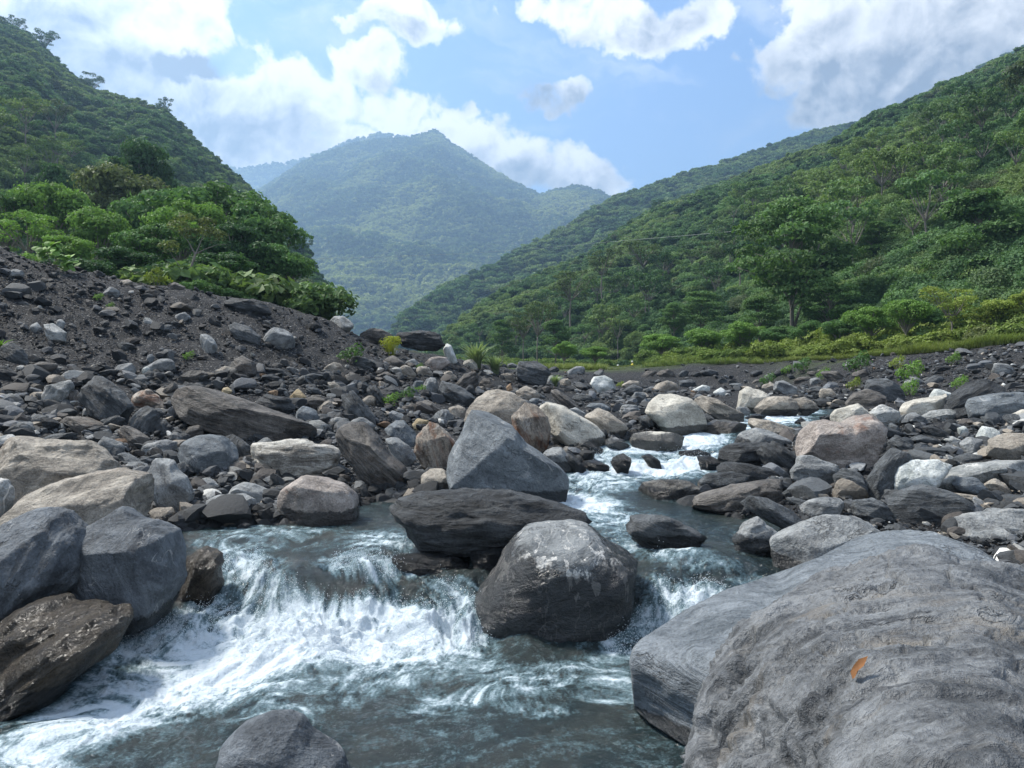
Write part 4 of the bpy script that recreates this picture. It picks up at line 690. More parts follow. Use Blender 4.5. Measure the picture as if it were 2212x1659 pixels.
T_(C, R_, 'small bright white stone right of the brown flat stone', 'wh', [(1618,1255),(1680,1233),(1717,1255),(1690,1285),(1630,1280)], T=.8)
T_(C, R_, 'black stone with white swirls in the right rubble', 'mb', [(1698,1205),(1760,1178),(1812,1210),(1800,1255),(1740,1235)], T=.8)
T_(C, R_, 'striped grey flat stone above the lilac slab', 'sl', [(1758,1325),(1850,1293),(1962,1310),(1972,1345),(1880,1365),(1770,1355)], T=.8)
T_(C, R_, 'dark layered rock stuck in the right gravel bank', 'sl', [(1558,835),(1640,788),(1702,800),(1690,842),(1600,855)], T=.8)
T_(C, R_, 'small dark block in the upper stream behind the pink-tan boulder', 'sd', [(728,1090),(770,1058),(802,1080),(796,1105),(740,1106)], T=.8, wet=1)
T_(C, R_, 'small pale cube in the rubble left of the white-grey rock', 'wh', [(1788,1130),(1830,1113),(1852,1150),(1822,1178),(1790,1165)], T=.8)
T_(C, R_, 'dark rock leaning on the long tan rock above the little waterfall', 'sl', [(120,1065),(160,1033),(232,1080),(200,1118),(138,1095)], T=.8)
T_(C, R_, 'white low stone on the far right bank of the stream', 'wh', [(58,885),(130,848),(188,860),(182,885),(90,900)], T=.8)
T_(C, R_, 'smaller white stone right of the white low stone', 'wh', [(198,895),(250,866),(287,890),(270,915),(210,920)], T=.8)
T_(C, R_, 'cream flat rock at the right edge under the wavy blue-grey boulder', 'cr', [(2085,1055),(2212,1010),(2300,1010),(2300,1070),(2150,1068)], T=.8)
T_(C, R_, 'pale mottled long rock below the pale grey boulder', 'mb', [(1500,1075),(1620,1018),(1740,1008),(1822,1040),(1825,1070),(1600,1085)], T=.8)
T_(C, R_, 'wet rounded rock under the little waterfall', 'sl', [(98,1315),(170,1308),(242,1340),(232,1395),(120,1390)], T=.8, wet=3)
T_(C, S_, 'thin dark rock strip awash above the rapids', 'sd', [(-30,1280),(100,1268),(242,1300),(130,1315),(-20,1310)], T=.8, wet=2)
T_(C, R_, 'dark low rock in the upper stream left of the big pink-tan boulder', 'sd', [(400,1060),(470,1038),(560,1045),(520,1065),(430,1075)], T=.8)
T_(C, R_, 'black rounded stone on top of the dark pile at the right edge', 'sd', [(2045,1400),(2100,1368),(2170,1375),(2200,1410),(2130,1425)], T=.8, dd=-.5)
T_(C, R_, 'light stone at the right edge below the dark pile', 'cr', [(2160,1500),(2200,1475),(2270,1480),(2270,1520),(2180,1530)], T=.8)
T_(C, R_, 'small tan stone in the shadow under the tilted grey block', 'br', [(860,1560),(910,1538),(970,1570),(940,1600),(880,1600)], T=.8)
T_(C, R_, 'dark oval stone left of the small tan shadowed stone', 'sl', [(630,1560),(680,1530),(725,1545),(700,1590),(640,1590)], T=.8)
T_(C, S_, 'flat dark slate under the small tan shadowed stone', 'sl', [(660,1585),(730,1578),(860,1620),(820,1640),(700,1620)], T=.9)
T_(C, R_, 'brown stone hugging the front of the lilac slab', 'tn', [(1750,1550),(1860,1560),(1980,1580),(1940,1630),(1830,1620)], T=.7)
T_(C, R_, 'dark stone at the lower right edge above the big layered rock', 'sl', [(2060,1610),(2120,1575),(2250,1580),(2260,1640),(2100,1660)], T=.8)
Fq = 'F'
T_(Fq, B_, 'big layered grey boulder at the right edge behind the huge smooth boulder', 'gy', [(1725,190),(1790,70),(1900,35),(2080,12),(2250,20),(2320,200),(2230,310),(2100,335),(1980,290),(1830,240)], T=.8, lay=1.3, d=10.3)
T_(Fq, B_, 'pale blue-grey rough boulder touching the top of the huge smooth boulder', 'gy', [(583,300),(590,190),(680,140),(830,90),(960,53),(1040,60),(1180,60),(1272,90),(1290,150),(1240,220),(1100,260),(900,320),(760,370),(680,410),(615,400)], T=.7, lay=.8, d=9.5)
T_(Fq, R_, 'grey cracked rock with a white line at the right shore of the pool', 'gy', [(328,185),(410,95),(500,58),(560,100),(622,160),(642,195),(582,285),(420,275),(345,235)], T=.7, lay=1.2)
T_('E', S_, 'flat slate rock awash in the pool right of the long flat slab', 'sl', [(1820,110),(1850,50),(1960,40),(2110,60),(2250,120),(2350,180),(2375,218),(2250,245),(2000,240),(1880,185)], T=.7, wet=.8, d=10.2)
T_(Fq, R_, 'submerged brown rock with water sliding over it, at the right rapids', 'we', [(0,400),(60,360),(250,348),(420,370),(443,430),(400,478),(200,475),(40,455)], T=.7, wet=.5, rough=.8, d=9.35)
T_(Fq, R_, 'small dark stones cluster on the pale blue-grey rough boulder', 'sl', [(1288,135),(1330,95),(1400,98),(1445,120),(1350,155)], T=.8)
T_(Fq, R_, 'small brown stone above the shoulder of the huge smooth boulder', 'tn', [(1618,172),(1660,143),(1732,150),(1725,195),(1640,200)], T=.8, d=10.6)
T_(Fq, R_, 'rusty flat stone at the right edge under the big layered grey boulder', 'ru', [(2093,312),(2140,288),(2240,288),(2250,325),(2110,333)], T=.8, d=9.3)
# ---------------------------------------------------------------- medium rocks scattered between the traced ones, each a thing of its own
PROTO = {}
def proto_meshes():
    for kind, n in (('sl', 7), ('sd', 5), ('br', 4), ('gy', 5), ('tn', 4), ('mb', 2), ('cr', 2)):
        for i in range(n):
            r = np.random.default_rng(100 + i * 7 + hash_(kind) % 1000); m = 11; a = np.linspace(0, 2 * math.pi, m, endpoint=False) + r.uniform(-.2, .2, m)
            flat = r.uniform(.32, .55) if kind in ('sl', 'sd', 'br') else r.uniform(.6, .85)
            rr = r.uniform(.78, 1.12, m); P2 = np.stack([np.cos(a) * rr, np.sin(a) * rr * flat], -1)
            PROTO.setdefault(kind, []).append(rock_mesh('rock', P2, r.uniform(1.0, 1.6), 4, i * 31 + 5, M[kind], 1.4 if kind in ('sl', 'sd', 'br') else .4, 1.1, .1, 10, None, cut=.76))
proto_meshes()
COLW = {'sl': 'dark grey', 'sd': 'blackish', 'br': 'brownish', 'gy': 'grey', 'tn': 'tan', 'mb': 'whitish', 'cr': 'cream'}
SH = {'sl': 'slate', 'sd': 'slate', 'br': 'slate', 'gy': 'stone', 'tn': 'stone', 'mb': 'stone', 'cr': 'stone'}
def short(l):
    for a in (' in the ', ' at the ', ' on the ', ' with ', ' lying', ' leaning', ' behind', ' between', ' left ', ' right ', ' above', ' below', ' beside', ' under', ' sloping', ' just', ' next', ', ', ' in front', ' standing', ' cut', ' stuck', ' sticking', ' poking', ' resting', ' reaching', ' tucked', ' wedged', ' sitting', ' bridging', ' crowning', ' perched', ' near ', ' halfway', ' touching', ' pointing', ' beyond', ' splitting', ' streaked', ' marbled', ' half', ' low ', ' rising', ' sliding', ' shaded', ' hugging', ' awash', ' among'):
        i = l.find(a, 8)
        if i > 0: l = l[:i]
    return l
zones = [((0, 760), (800, 1110), 42), ((760, 1250), (790, 1010), 30), ((1250, 1700), (815, 900), 20), ((1600, 2212), (890, 1140), 42), ((0, 760), (600, 800), 5), ((1500, 2212), (800, 880), 14)]
TR = [(r[0], r[1], r[2]) for r in ROCKS]; used = set(); placed = []
names = {r[3]: short(r[3]) for r in ROCKS}
cnt = {}
for v_ in names.values(): cnt[v_] = cnt.get(v_, 0) + 1
for (ua, ub), (va, vb), n in zones:
    k = 0; tries = 0
    while k < n and tries < 4000:
        tries += 1
        u, v = RNG.uniform(ua, ub), RNG.uniform(va, vb)
        d = hit_many(np.array([u]), np.array([v]))[0]
        if d < 0 or d > 80: continue
        x, y = (u - CU) / F * d, d
        if sdist(np.array([x]), np.array([y]))[0] > -.15: continue
        wm = RNG.uniform(.22, .55) * (d / 15) ** .45 * (1.25 if ua > 1500 else 1.); wpx = wm * 2 / d * F
        if wpx < 16: continue
        if any(abs(u - a) < (c * .36 + wpx * .35) and abs(v - b) < (c * .24 + wpx * .22) for a, b, c in TR): continue
        kind = RNG.choice(['sl', 'sd', 'br', 'gy', 'tn', 'mb', 'cr'], p=[.32, .2, .14, .16, .1, .05, .03]) if not (v < 800 and u < 700) else RNG.choice(['sl', 'gy', 'br'])
        size = 'small' if wpx < 34 else 'medium-sized'
        # which traced neighbour is it next to
        best = sorted(ROCKS[:174], key=lambda r: math.hypot(r[0] - u, r[1] - v))[:6]; lab = None
        for r1 in best:
            if cnt[names[r1[3]]] > 1: continue
            dx, dy = u - r1[0], v - r1[1]; rel = ('just right of' if dx > 0 else 'just left of') if abs(dx) > abs(dy) * 1.2 else ('just in front of' if dy > 0 else 'just behind')
            l = f"{size} {COLW[kind]} {SH[kind]} {rel} the {names[r1[3]]}"
            if l not in used and len(l.split()) <= 16: lab = l; break
        if not lab: continue
        used.add(lab); me = PROTO[kind][RNG.integers(len(PROTO[kind]))]
        o = obj('rock', me); z = float(ZT(np.array([x]), np.array([y]))[0])
        o.location = (x, y, z + wm * RNG.uniform(.12, .26)); o.scale = (wm, wm * RNG.uniform(.8, 1.1), wm * RNG.uniform(.85, 1.15))
        o.rotation_euler = (RNG.uniform(-.3, .3), RNG.uniform(-.1, .55) if kind in ('sl', 'sd', 'br') else RNG.uniform(-.4, .4), RNG.uniform(-.6, .6) + (math.pi if RNG.random() < .5 else 0))
        tag(o, lab, 'rock', 'loose rocks lying between the boulders on both banks'); TR.append((u, v, wpx)); k += 1

# ---- the countless smaller stones: one object
m_loose = material('loose_stone', lambda t: (lambda g, c, n: t.out(t.n('ShaderNodeBsdfPrincipled', {'Base Color': t.mix(t.ramp(n, .3, .7, .45, 0), c, (.015, .015, .016)), 'Roughness': .75, 'Specular IOR Level': .3,
    'Normal': t.n('ShaderNodeBump', {'Height': n, 'Distance': .03, 'Strength': .7})})))(None, t.n('ShaderNodeAttribute', attribute_name='col').outputs['Color'], t.noise(t.n('ShaderNodeNewGeometry').outputs['Position'], 22, 5, .7)))
PAL = np.array([[.036, .039, .041], [.060, .065, .068], [.026, .028, .029], [.105, .112, .120], [.075, .066, .058], [.16, .165, .165], [.27, .235, .19], [.36, .355, .33], [.21, .13, .075]])
PW = np.array([.25, .21, .16, .13, .10, .085, .055, .030, .007])
def scatter_stones(s, n, dmax, sub, pal_w, zmask):
    vb, fb = ICO[sub]; r = RNG
    protos = []
    for i in range(6):
        p = vb * np.array([1, r.uniform(.5, .9), r.uniform(.2, .5)]); 
        for _ in range(10):
            nn = r.normal(size=3); nn /= np.linalg.norm(nn); dd = p @ nn; p = p - np.maximum(dd - dd.max() * r.uniform(.5, .8), 0)[:, None] * nn * .95
        p = p * (1 + .05 * fbm(p * 2.3 + i * 9, 2))[:, None]; protos.append(p)
    # even in the view's angle, so drawn density follows distance; thinned back to even ground density
    u = r.uniform(-560, 2772, n * 8); v = HV + (r.random(n * 8) ** 1.35) * 760 - 240
    d = hit_many(u, v); ok = (d > 0) & (d < dmax); u, v, d = u[ok], v[ok], d[ok]
    d = d * r.uniform(.985, 1.015, len(d)); x, y = (u - CU) / F * d, d
    sdv = sdist(x, y); keep = (sdv < .10) | (r.random(len(x)) < .0)
    keep &= r.random(len(x)) < zmask(u, v, d, sdv)
    if s > .06:
        for a_, b_, c_ in TR[:len(ROCKS)]: keep &= ~((((u - a_) / (c_ * .58 + 3)) ** 2 + ((v - b_ - c_ * .08) / (c_ * .36 + 4)) ** 2 < 1) & (r.random(len(x)) < (.97 if s > .1 else .75)))
    x, y, d = x[keep][:n], y[keep][:n], d[keep][:n]
    z = ZT(x, y); N = len(x); sc = s * np.exp(r.normal(0, .33, N)) * np.clip(d / 14, .7, 1.8) ** .35
    sx = (ZT(x + .1, y) - ZT(x - .1, y)) / .2; sy = (ZT(x, y + .1) - ZT(x, y - .1)) / .2
    a = r.uniform(0, 2 * math.pi, N); tx = r.normal(.16, .30, N) - np.arctan(sx) * .6; ty = r.normal(0, .25, N) + np.arctan(sy) * .6
    ca, sa, c1, s1, c2, s2 = np.cos(a), np.sin(a), np.cos(tx), np.sin(tx), np.cos(ty), np.sin(ty); O, I = np.zeros(N), np.ones(N)
    Rz = np.stack([ca, -sa, O, sa, ca, O, O, O, I], -1).reshape(-1, 3, 3); Ry = np.stack([c1, O, s1, O, I, O, -s1, O, c1], -1).reshape(-1, 3, 3); Rx = np.stack([I, O, O, O, c2, -s2, O, s2, c2], -1).reshape(-1, 3, 3)
    Rm = Rx @ Ry @ Rz; pid = r.integers(0, 6, N); PV = np.stack(protos)[pid] * sc[:, None, None]
    Vv = np.einsum('nij,nvj->nvi', Rm, PV) + np.stack([x, y, z + sc * .15 + (.03 if s < .1 else .06)], -1)[:, None]
    Ff = fb[None] + (np.arange(N) * len(vb))[:, None, None]
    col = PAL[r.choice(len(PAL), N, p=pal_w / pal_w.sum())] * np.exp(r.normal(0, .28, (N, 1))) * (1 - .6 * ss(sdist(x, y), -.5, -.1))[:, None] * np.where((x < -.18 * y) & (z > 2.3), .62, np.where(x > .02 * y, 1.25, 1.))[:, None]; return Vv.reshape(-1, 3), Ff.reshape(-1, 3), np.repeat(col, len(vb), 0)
def zm_small(u, v, d, s): return np.where((u < 760) & (v < 800), .75, 1.0)
def zm_mid(u, v, d, s): return np.where((u < 800) & (v < 815), .05 + .26 * ss(fbm(np.stack([(u - CU) / F * d, d, 0 * d], -1) * .5, 2), .0, .4), 1.0)
def zm_big(u, v, d, s): up = (u < 800) & (v < 815); return np.where(up, .045, np.where((v < 800) | ((u > 1300) & (v < 838)), .10, .30 + .7 * ss(-s, .0, .6) * ss(v, 800, 860)))
VV, FF, CC = [], [], []; off = 0
PWf = PW * np.array([1.3, 1.2, 1.5, .7, 1, .5, .4, .5, .4])
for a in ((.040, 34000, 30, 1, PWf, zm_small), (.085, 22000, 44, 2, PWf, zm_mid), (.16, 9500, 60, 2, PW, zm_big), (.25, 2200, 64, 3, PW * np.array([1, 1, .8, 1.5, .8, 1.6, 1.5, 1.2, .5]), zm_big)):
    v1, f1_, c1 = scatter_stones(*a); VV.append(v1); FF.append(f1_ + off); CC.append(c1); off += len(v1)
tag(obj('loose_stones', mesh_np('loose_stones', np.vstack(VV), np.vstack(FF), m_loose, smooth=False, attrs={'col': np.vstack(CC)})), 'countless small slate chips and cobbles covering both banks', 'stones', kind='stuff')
# ---------------------------------------------------------------- hills
def hillmat(name, a, b, patch, sc):
    def f(t):
        P = t.n('ShaderNodeNewGeometry').outputs['Position']
        n = t.noise(P, 1 / sc, 6, .7); c = t.mix(t.ramp(n, .35, .65), a, b)
        c = t.mix(t.ramp(t.noise(P, .12 / sc, 4, .6), .55, .66, 0, .75), c, patch)
        vo = t.n('ShaderNodeTexVoronoi', {'Vector': P, 'Scale': 1.2 / sc})
        bp = t.n('ShaderNodeBump', {'Height': t.m('ADD', t.m('MULTIPLY', vo.outputs['Distance'], -1.), n), 'Distance': sc * .8, 'Strength': .9})
        t.out(t.n('ShaderNodeBsdfPrincipled', {'Base Color': c, 'Roughness': .9, 'Normal': bp, 'Specular IOR Level': .1}))
    return material(name, f)
HILLS = {}
def hill(name, ridge_, foot, nu, nv, mat, amp, wl, prof=1.0, seed=0, back=.5, edge=.10):
    R = np.array([wp(*q) for q in ridge_]); Ft = np.array([wp(*q) for q in foot])
    tr = np.r_[0, np.cumsum(np.linalg.norm(np.diff(R[:, [0, 1]], axis=0), axis=1))]; tr /= tr[-1]; tf = np.r_[0, np.cumsum(np.linalg.norm(np.diff(Ft[:, [0, 1]], axis=0), axis=1))]; tf /= tf[-1]
    ru = np.array([q[0] for q in ridge_], float); fu = np.array([q[0] for q in foot], float)
    U = np.linspace(ru[0], ru[-1], nu); sgn = 1 if ru[-1] > ru[0] else -1
    r = np.stack([np.interp(U * sgn, ru * sgn, R[:, i]) for i in range(3)], -1)
    fu2 = np.interp(U * sgn, ru * sgn, np.interp(np.linspace(0, 1, len(ru)), np.linspace(0, 1, len(fu)), fu)) if abs(fu[0] - ru[0]) + abs(fu[-1] - ru[-1]) > 1 else U
    f = np.stack([np.interp(fu2 * sgn, fu * sgn, Ft[:, i]) for i in range(3)], -1)
    w_ = np.linspace(0, 1 + back, nv)[:, None, None]; ww = np.minimum(w_, 1)
    Pm = f[None] * (1 - ww) + r[None] * ww; Pm[..., 2] = f[None, :, 2] * (1 - ww[..., 0] ** prof) + r[None, :, 2] * ww[..., 0] ** prof
    ex = np.maximum(w_ - 1, 0); Pm[..., :2] += (r - f)[None, :, :2] * ex; Pm[..., 2] -= (ex[..., 0] * (r[:, 2] - f[:, 2])[None] * 1.1)
    P = Pm.reshape(-1, 3); q = P * np.array([1, 1, .5]) / wl + seed
    env = np.broadcast_to(np.minimum(np.clip(ww[..., 0] / .15, 0, 1), np.clip(np.abs(1.0 - w_[..., 0]) / .22, edge, 1)), Pm.shape[:2]).ravel()
    g = (ridge(q, 5, .5) - .45) * amp * 1.4 + fbm(q * 2.2, 3) * amp * .35
    n = np.cross(np.array([1., 0, 0]), (r - f).mean(0)); n = np.array([0, -.55, .83])
    P = P + (g * env)[:, None] * n
    i = np.arange(nv - 1)[:, None] * nu + np.arange(nu - 1)[None]; Fc = np.stack([i, i + 1, i + nu + 1, i + nu], -1).reshape(-1, 4)
    tag(obj(name, mesh_np(name, P, Fc, mat)), kind='structure'); HILLS[name] = (P.reshape(nv, nu, 3), mat); return P.reshape(nv, nu, 3)
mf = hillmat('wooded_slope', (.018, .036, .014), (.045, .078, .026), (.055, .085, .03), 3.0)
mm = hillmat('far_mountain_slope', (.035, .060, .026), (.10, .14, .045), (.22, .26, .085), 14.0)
left = hill('left_hillside', [(-420,-260,400),(-120,-40,385),(0,52,375),(60,80,368),(120,138,360),(200,198,345),(350,243,325),(450,340,305),(560,440,285),(650,530,262),(690,608,245),(712,690,228),(722,770,215)],
    [(-420,770,70),(0,775,76),(200,778,84),(300,780,90),(450,782,108),(560,784,128),(650,786,160),(690,787,180),(712,788,200),(722,790,210)], 150, 70, mf, 7, 38, seed=3)
right = hill('right_hillside', [(2900,-420,345),(2500,-90,320),(2212,118,300),(2120,160,303),(2050,192,308),(1950,232,315),(1880,262,320),(1800,318,328),(1700,350,334),(1620,382,338),(1540,412,342),(1440,448,346),(1350,500,340),(1280,552,330),(1180,598,310),(1100,632,290),(1020,690,262),(960,745,240),(930,775,228)],
    [(2900,690,42),(2500,705,47),(2212,715,55),(1950,738,66),(1800,752,78),(1620,768,100),(1440,776,125),(1280,780,155),(1180,782,175),(1100,784,190),(1020,786,205),(930,788,218)], 190, 80, mf, 8, 40, prof=1.05, seed=11)
right2 = hill('second_right_ridge', [(2300,60,980),(2050,180,960),(1950,235,940),(1880,262,920),(1790,280,900),(1700,306,880),(1630,332,860),(1560,354,840),(1480,380,815),(1400,408,790),(1340,425,770),(1290,450,745),(1230,490,720),(1150,532,690),(1080,572,660),(1000,602,630),(920,650,600),(860,700,575),(835,770,560)],
    [(2300,780,420),(1880,780,420),(1560,782,430),(1290,784,450),(1080,786,480),(920,788,520),(835,790,545)], 170, 60, mf, 16, 90, seed=21)
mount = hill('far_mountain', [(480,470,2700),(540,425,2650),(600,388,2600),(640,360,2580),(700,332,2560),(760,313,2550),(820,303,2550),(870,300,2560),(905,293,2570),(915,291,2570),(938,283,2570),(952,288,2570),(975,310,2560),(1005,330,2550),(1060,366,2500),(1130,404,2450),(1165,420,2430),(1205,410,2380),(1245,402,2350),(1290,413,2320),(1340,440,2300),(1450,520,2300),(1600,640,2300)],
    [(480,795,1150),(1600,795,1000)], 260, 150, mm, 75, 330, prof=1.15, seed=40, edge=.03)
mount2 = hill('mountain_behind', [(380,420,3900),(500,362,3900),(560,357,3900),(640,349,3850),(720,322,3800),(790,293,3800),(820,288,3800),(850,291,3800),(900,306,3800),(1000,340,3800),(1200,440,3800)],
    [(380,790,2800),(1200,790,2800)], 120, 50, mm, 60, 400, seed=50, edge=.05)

# ---------------------------------------------------------------- leaves and crowns
def foliage(t, dark, light, warm, objcol=False, trans=.28, amt=.02):
    oi = t.n('ShaderNodeObjectInfo'); rnd = oi.outputs['Random']; P = t.n('ShaderNodeNewGeometry').outputs['Position']
    la = t.n('ShaderNodeAttribute', attribute_name='leaf').outputs['Fac']
    if objcol:
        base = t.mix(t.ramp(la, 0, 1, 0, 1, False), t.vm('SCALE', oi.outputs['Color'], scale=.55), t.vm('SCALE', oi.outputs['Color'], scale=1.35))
    else:
        base = t.mix(rnd, dark, light); base = t.mix(t.ramp(t.noise(t.vm('SCALE', oi.outputs['Location'], scale=amt), 1, 4), .47, .60, 0, .85), base, warm)
        r2 = t.m('FRACT', t.m('MULTIPLY', rnd, 7.31)); base = t.mix(t.ramp(r2, .86, 1.0, 0, .75), base, warm); base = t.mix(t.ramp(t.m('FRACT', t.m('MULTIPLY', rnd, 31.7)), .93, .97, 0, .5), base, (.12, .115, .075))
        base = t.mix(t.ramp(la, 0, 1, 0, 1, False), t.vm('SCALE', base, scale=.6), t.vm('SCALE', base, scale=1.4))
    d = t.n('ShaderNodeBsdfPrincipled', {'Base Color': base, 'Roughness': .65, 'Specular IOR Level': .25})
    tr = t.n('ShaderNodeBsdfTranslucent', {'Color': t.mix(.5, base, t.vm('MULTIPLY', base, (1.5, 1.7, .5)))})
    t.out(t.n('ShaderNodeMixShader', {0: trans, 1: d, 2: tr}))
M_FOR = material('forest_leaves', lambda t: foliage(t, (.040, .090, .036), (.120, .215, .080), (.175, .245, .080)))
M_FAR = material('mountain_leaves', lambda t: foliage(t, (.045, .085, .036), (.155, .220, .075), (.36, .40, .14), amt=.0045))  # broad pale warm patches paint sunlit spots into the leaf colour
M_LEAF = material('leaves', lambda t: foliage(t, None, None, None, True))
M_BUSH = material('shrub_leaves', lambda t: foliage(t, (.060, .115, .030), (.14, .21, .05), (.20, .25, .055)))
M_BARK = material('bark', lambda t: t.out(t.n('ShaderNodeBsdfPrincipled', {'Base Color': t.mix(t.noise(t.n('ShaderNodeTexCoord').outputs['Object'], 3, 5, .7), (.10, .085, .070), (.30, .27, .235)), 'Roughness': .9})))
def leafquads(clumps, n, size, seed, flat=0.):
    """leaf sprays through a set of clumps (cx,cy,cz,rx,ry,rz)"""
    r = np.random.default_rng(seed); C = np.array(clumps, float); wgt = (C[:, 3] * C[:, 4] * np.maximum(C[:, 5], .3 * C[:, 3])) ** .7; k = r.choice(len(C), n, p=wgt / wgt.sum())
    dvec = r.normal(size=(n, 3)); dvec[:, 2] = np.abs(dvec[:, 2]) * np.where(r.random(n) < .78, 1, -1); dvec /= np.linalg.norm(dvec, axis=1)[:, None]
    rad = 1 - np.abs(r.normal(0, .20, n)) + np.maximum(r.normal(-.12, .16, n), 0); rad *= 1 + .42 * fbm(dvec * 2.9 + C[k, :3] * 3 + seed, 2)
    c = C[k, :3] + dvec * rad[:, None] * C[k, 3:6]
    nn = dvec * (1 - flat) + np.array([0, 0, flat]) + r.normal(0, .42, (n, 3)); nn /= np.linalg.norm(nn, axis=1)[:, None]
    t1 = np.cross(nn, r.normal(size=(n, 3))); t1 /= np.linalg.norm(t1, axis=1)[:, None]; t2 = np.cross(nn, t1)
    s = (size * r.uniform(.6, 1.4, n))[:, None]; el = r.uniform(.45, .8, n)[:, None]
    V = np.stack([c - t1 * s, c + t2 * s * el + nn * s * .15, c + t1 * s - nn * s * .2, c - t2 * s * el + nn * s * .15], 1).reshape(-1, 3)
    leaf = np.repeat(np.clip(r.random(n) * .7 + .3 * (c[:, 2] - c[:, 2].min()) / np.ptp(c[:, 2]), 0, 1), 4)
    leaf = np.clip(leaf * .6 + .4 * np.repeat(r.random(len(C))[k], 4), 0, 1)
    return V, np.arange(4 * n).reshape(-1, 4), leaf
def round_clumps(seed, n=11, spread=.62, flat=.75):
    r = np.random.default_rng(seed); o = [(0, 0, 0, .6, .6, .5)]
    for i in range(n):
        a = r.uniform(0, 6.283); e = r.uniform(-.25, 1.0); q = r.uniform(.75, 1.0) * spread; s = r.uniform(.24, .42)
        o.append((math.cos(a) * math.cos(e) * q, math.sin(a) * math.cos(e) * q, math.sin(e) * q * flat, s, s, s * .72))
    return o
# crown prototypes, unit radius
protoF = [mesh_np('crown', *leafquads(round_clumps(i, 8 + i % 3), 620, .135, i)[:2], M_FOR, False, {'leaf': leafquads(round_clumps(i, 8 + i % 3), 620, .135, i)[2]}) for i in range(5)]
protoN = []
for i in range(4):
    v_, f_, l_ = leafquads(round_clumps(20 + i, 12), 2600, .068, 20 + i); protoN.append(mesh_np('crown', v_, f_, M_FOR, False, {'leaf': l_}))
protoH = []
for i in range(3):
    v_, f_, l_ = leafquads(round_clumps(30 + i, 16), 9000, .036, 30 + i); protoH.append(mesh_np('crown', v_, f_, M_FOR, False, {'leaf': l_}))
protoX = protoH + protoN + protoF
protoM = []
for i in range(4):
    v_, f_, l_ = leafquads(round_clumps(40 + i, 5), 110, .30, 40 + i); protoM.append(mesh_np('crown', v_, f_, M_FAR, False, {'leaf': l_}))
def tube(paths, seg=7):
    """tapered tubes: each path is a list of (x,y,z,r)"""
    Vs, Fs, o = [], [], 0
    for pth in paths:
        p = np.array(pth, float); n = len(p); tg = np.gradient(p[:, :3], axis=0); tg /= np.linalg.norm(tg, axis=1)[:, None] + 1e-9
        ref = np.where(np.abs(tg[:, 2:3]) > .9, np.array([[1., 0, 0]]), np.array([[0, 0, 1.]])); a = np.cross(tg, ref); a /= np.linalg.norm(a, axis=1)[:, None]; b = np.cross(tg, a)
        t = np.linspace(0, 2 * math.pi, seg, endpoint=False); ring = p[:, None, :3] + p[:, None, 3:4] * (a[:, None] * np.cos(t)[None, :, None] + b[:, None] * np.sin(t)[None, :, None])
        Vs.append(ring.reshape(-1, 3)); i = np.arange(n - 1)[:, None] * seg + np.arange(seg)[None]; j = np.arange(n - 1)[:, None] * seg + (np.arange(seg)[None] + 1) % seg
        Fs.append(np.stack([i, j, j + seg, i + seg], -1).reshape(-1, 4) + o); o += n * seg
        Fs.append(np.array([[o - seg + k for k in (0, 1, 2, 3)], [o - seg + k for k in (0, 3, 4, 5)]]))
    return np.vstack(Vs), np.vstack(Fs)
def limb(a, b, ra, rb, seed, n=7, wob=.06, sag=0.):
    r = np.random.default_rng(seed); a, b = np.array(a, float), np.array(b, float); L = np.linalg.norm(b - a); t = np.linspace(0, 1, n)[:, None]
    p = a + (b - a) * t; w_ = np.cumsum(r.normal(0, wob * L / n, (n, 3)), 0) * np.sin(np.pi * t) * 1.6; p = p + w_; p[:, 2] += sag * L * np.sin(np.pi * t[:, 0])
    return np.c_[p, ra + (rb - ra) * t[:, 0] ** .8].tolist()
def sparse_proto(seed):
    r = np.random.default_rng(seed); paths = [limb((0, 0, -.1), (0, 0, .5), .014, .010, seed, wob=.05)]; cl = []
    for i in range(9):
        a = i * 2.4; q = r.uniform(.12, .32); c = (math.cos(a) * q, math.sin(a) * q, r.uniform(.72, .98)); paths.append(limb((0, 0, .5), c, .008, .002, seed + i)); s = r.uniform(.08, .13); cl.append((*c, s, s, s * .5))
    tv, tf = tube(paths); v_, f_, l_ = leafquads(cl, 900, .022, seed, .3); me = mesh_np('open_tree', np.vstack([tv, v_]), np.vstack([tf, f_ + len(tv)]), M_BARK, False, {'leaf': np.r_[np.zeros(len(tv)), l_]}); me.materials.append(M_FOR)
    me.polygons.foreach_set('material_index', np.r_[np.zeros(len(tf), np.int32), np.ones(len(f_), np.int32)]); return me
protoX += [sparse_proto(3), sparse_proto(4)]
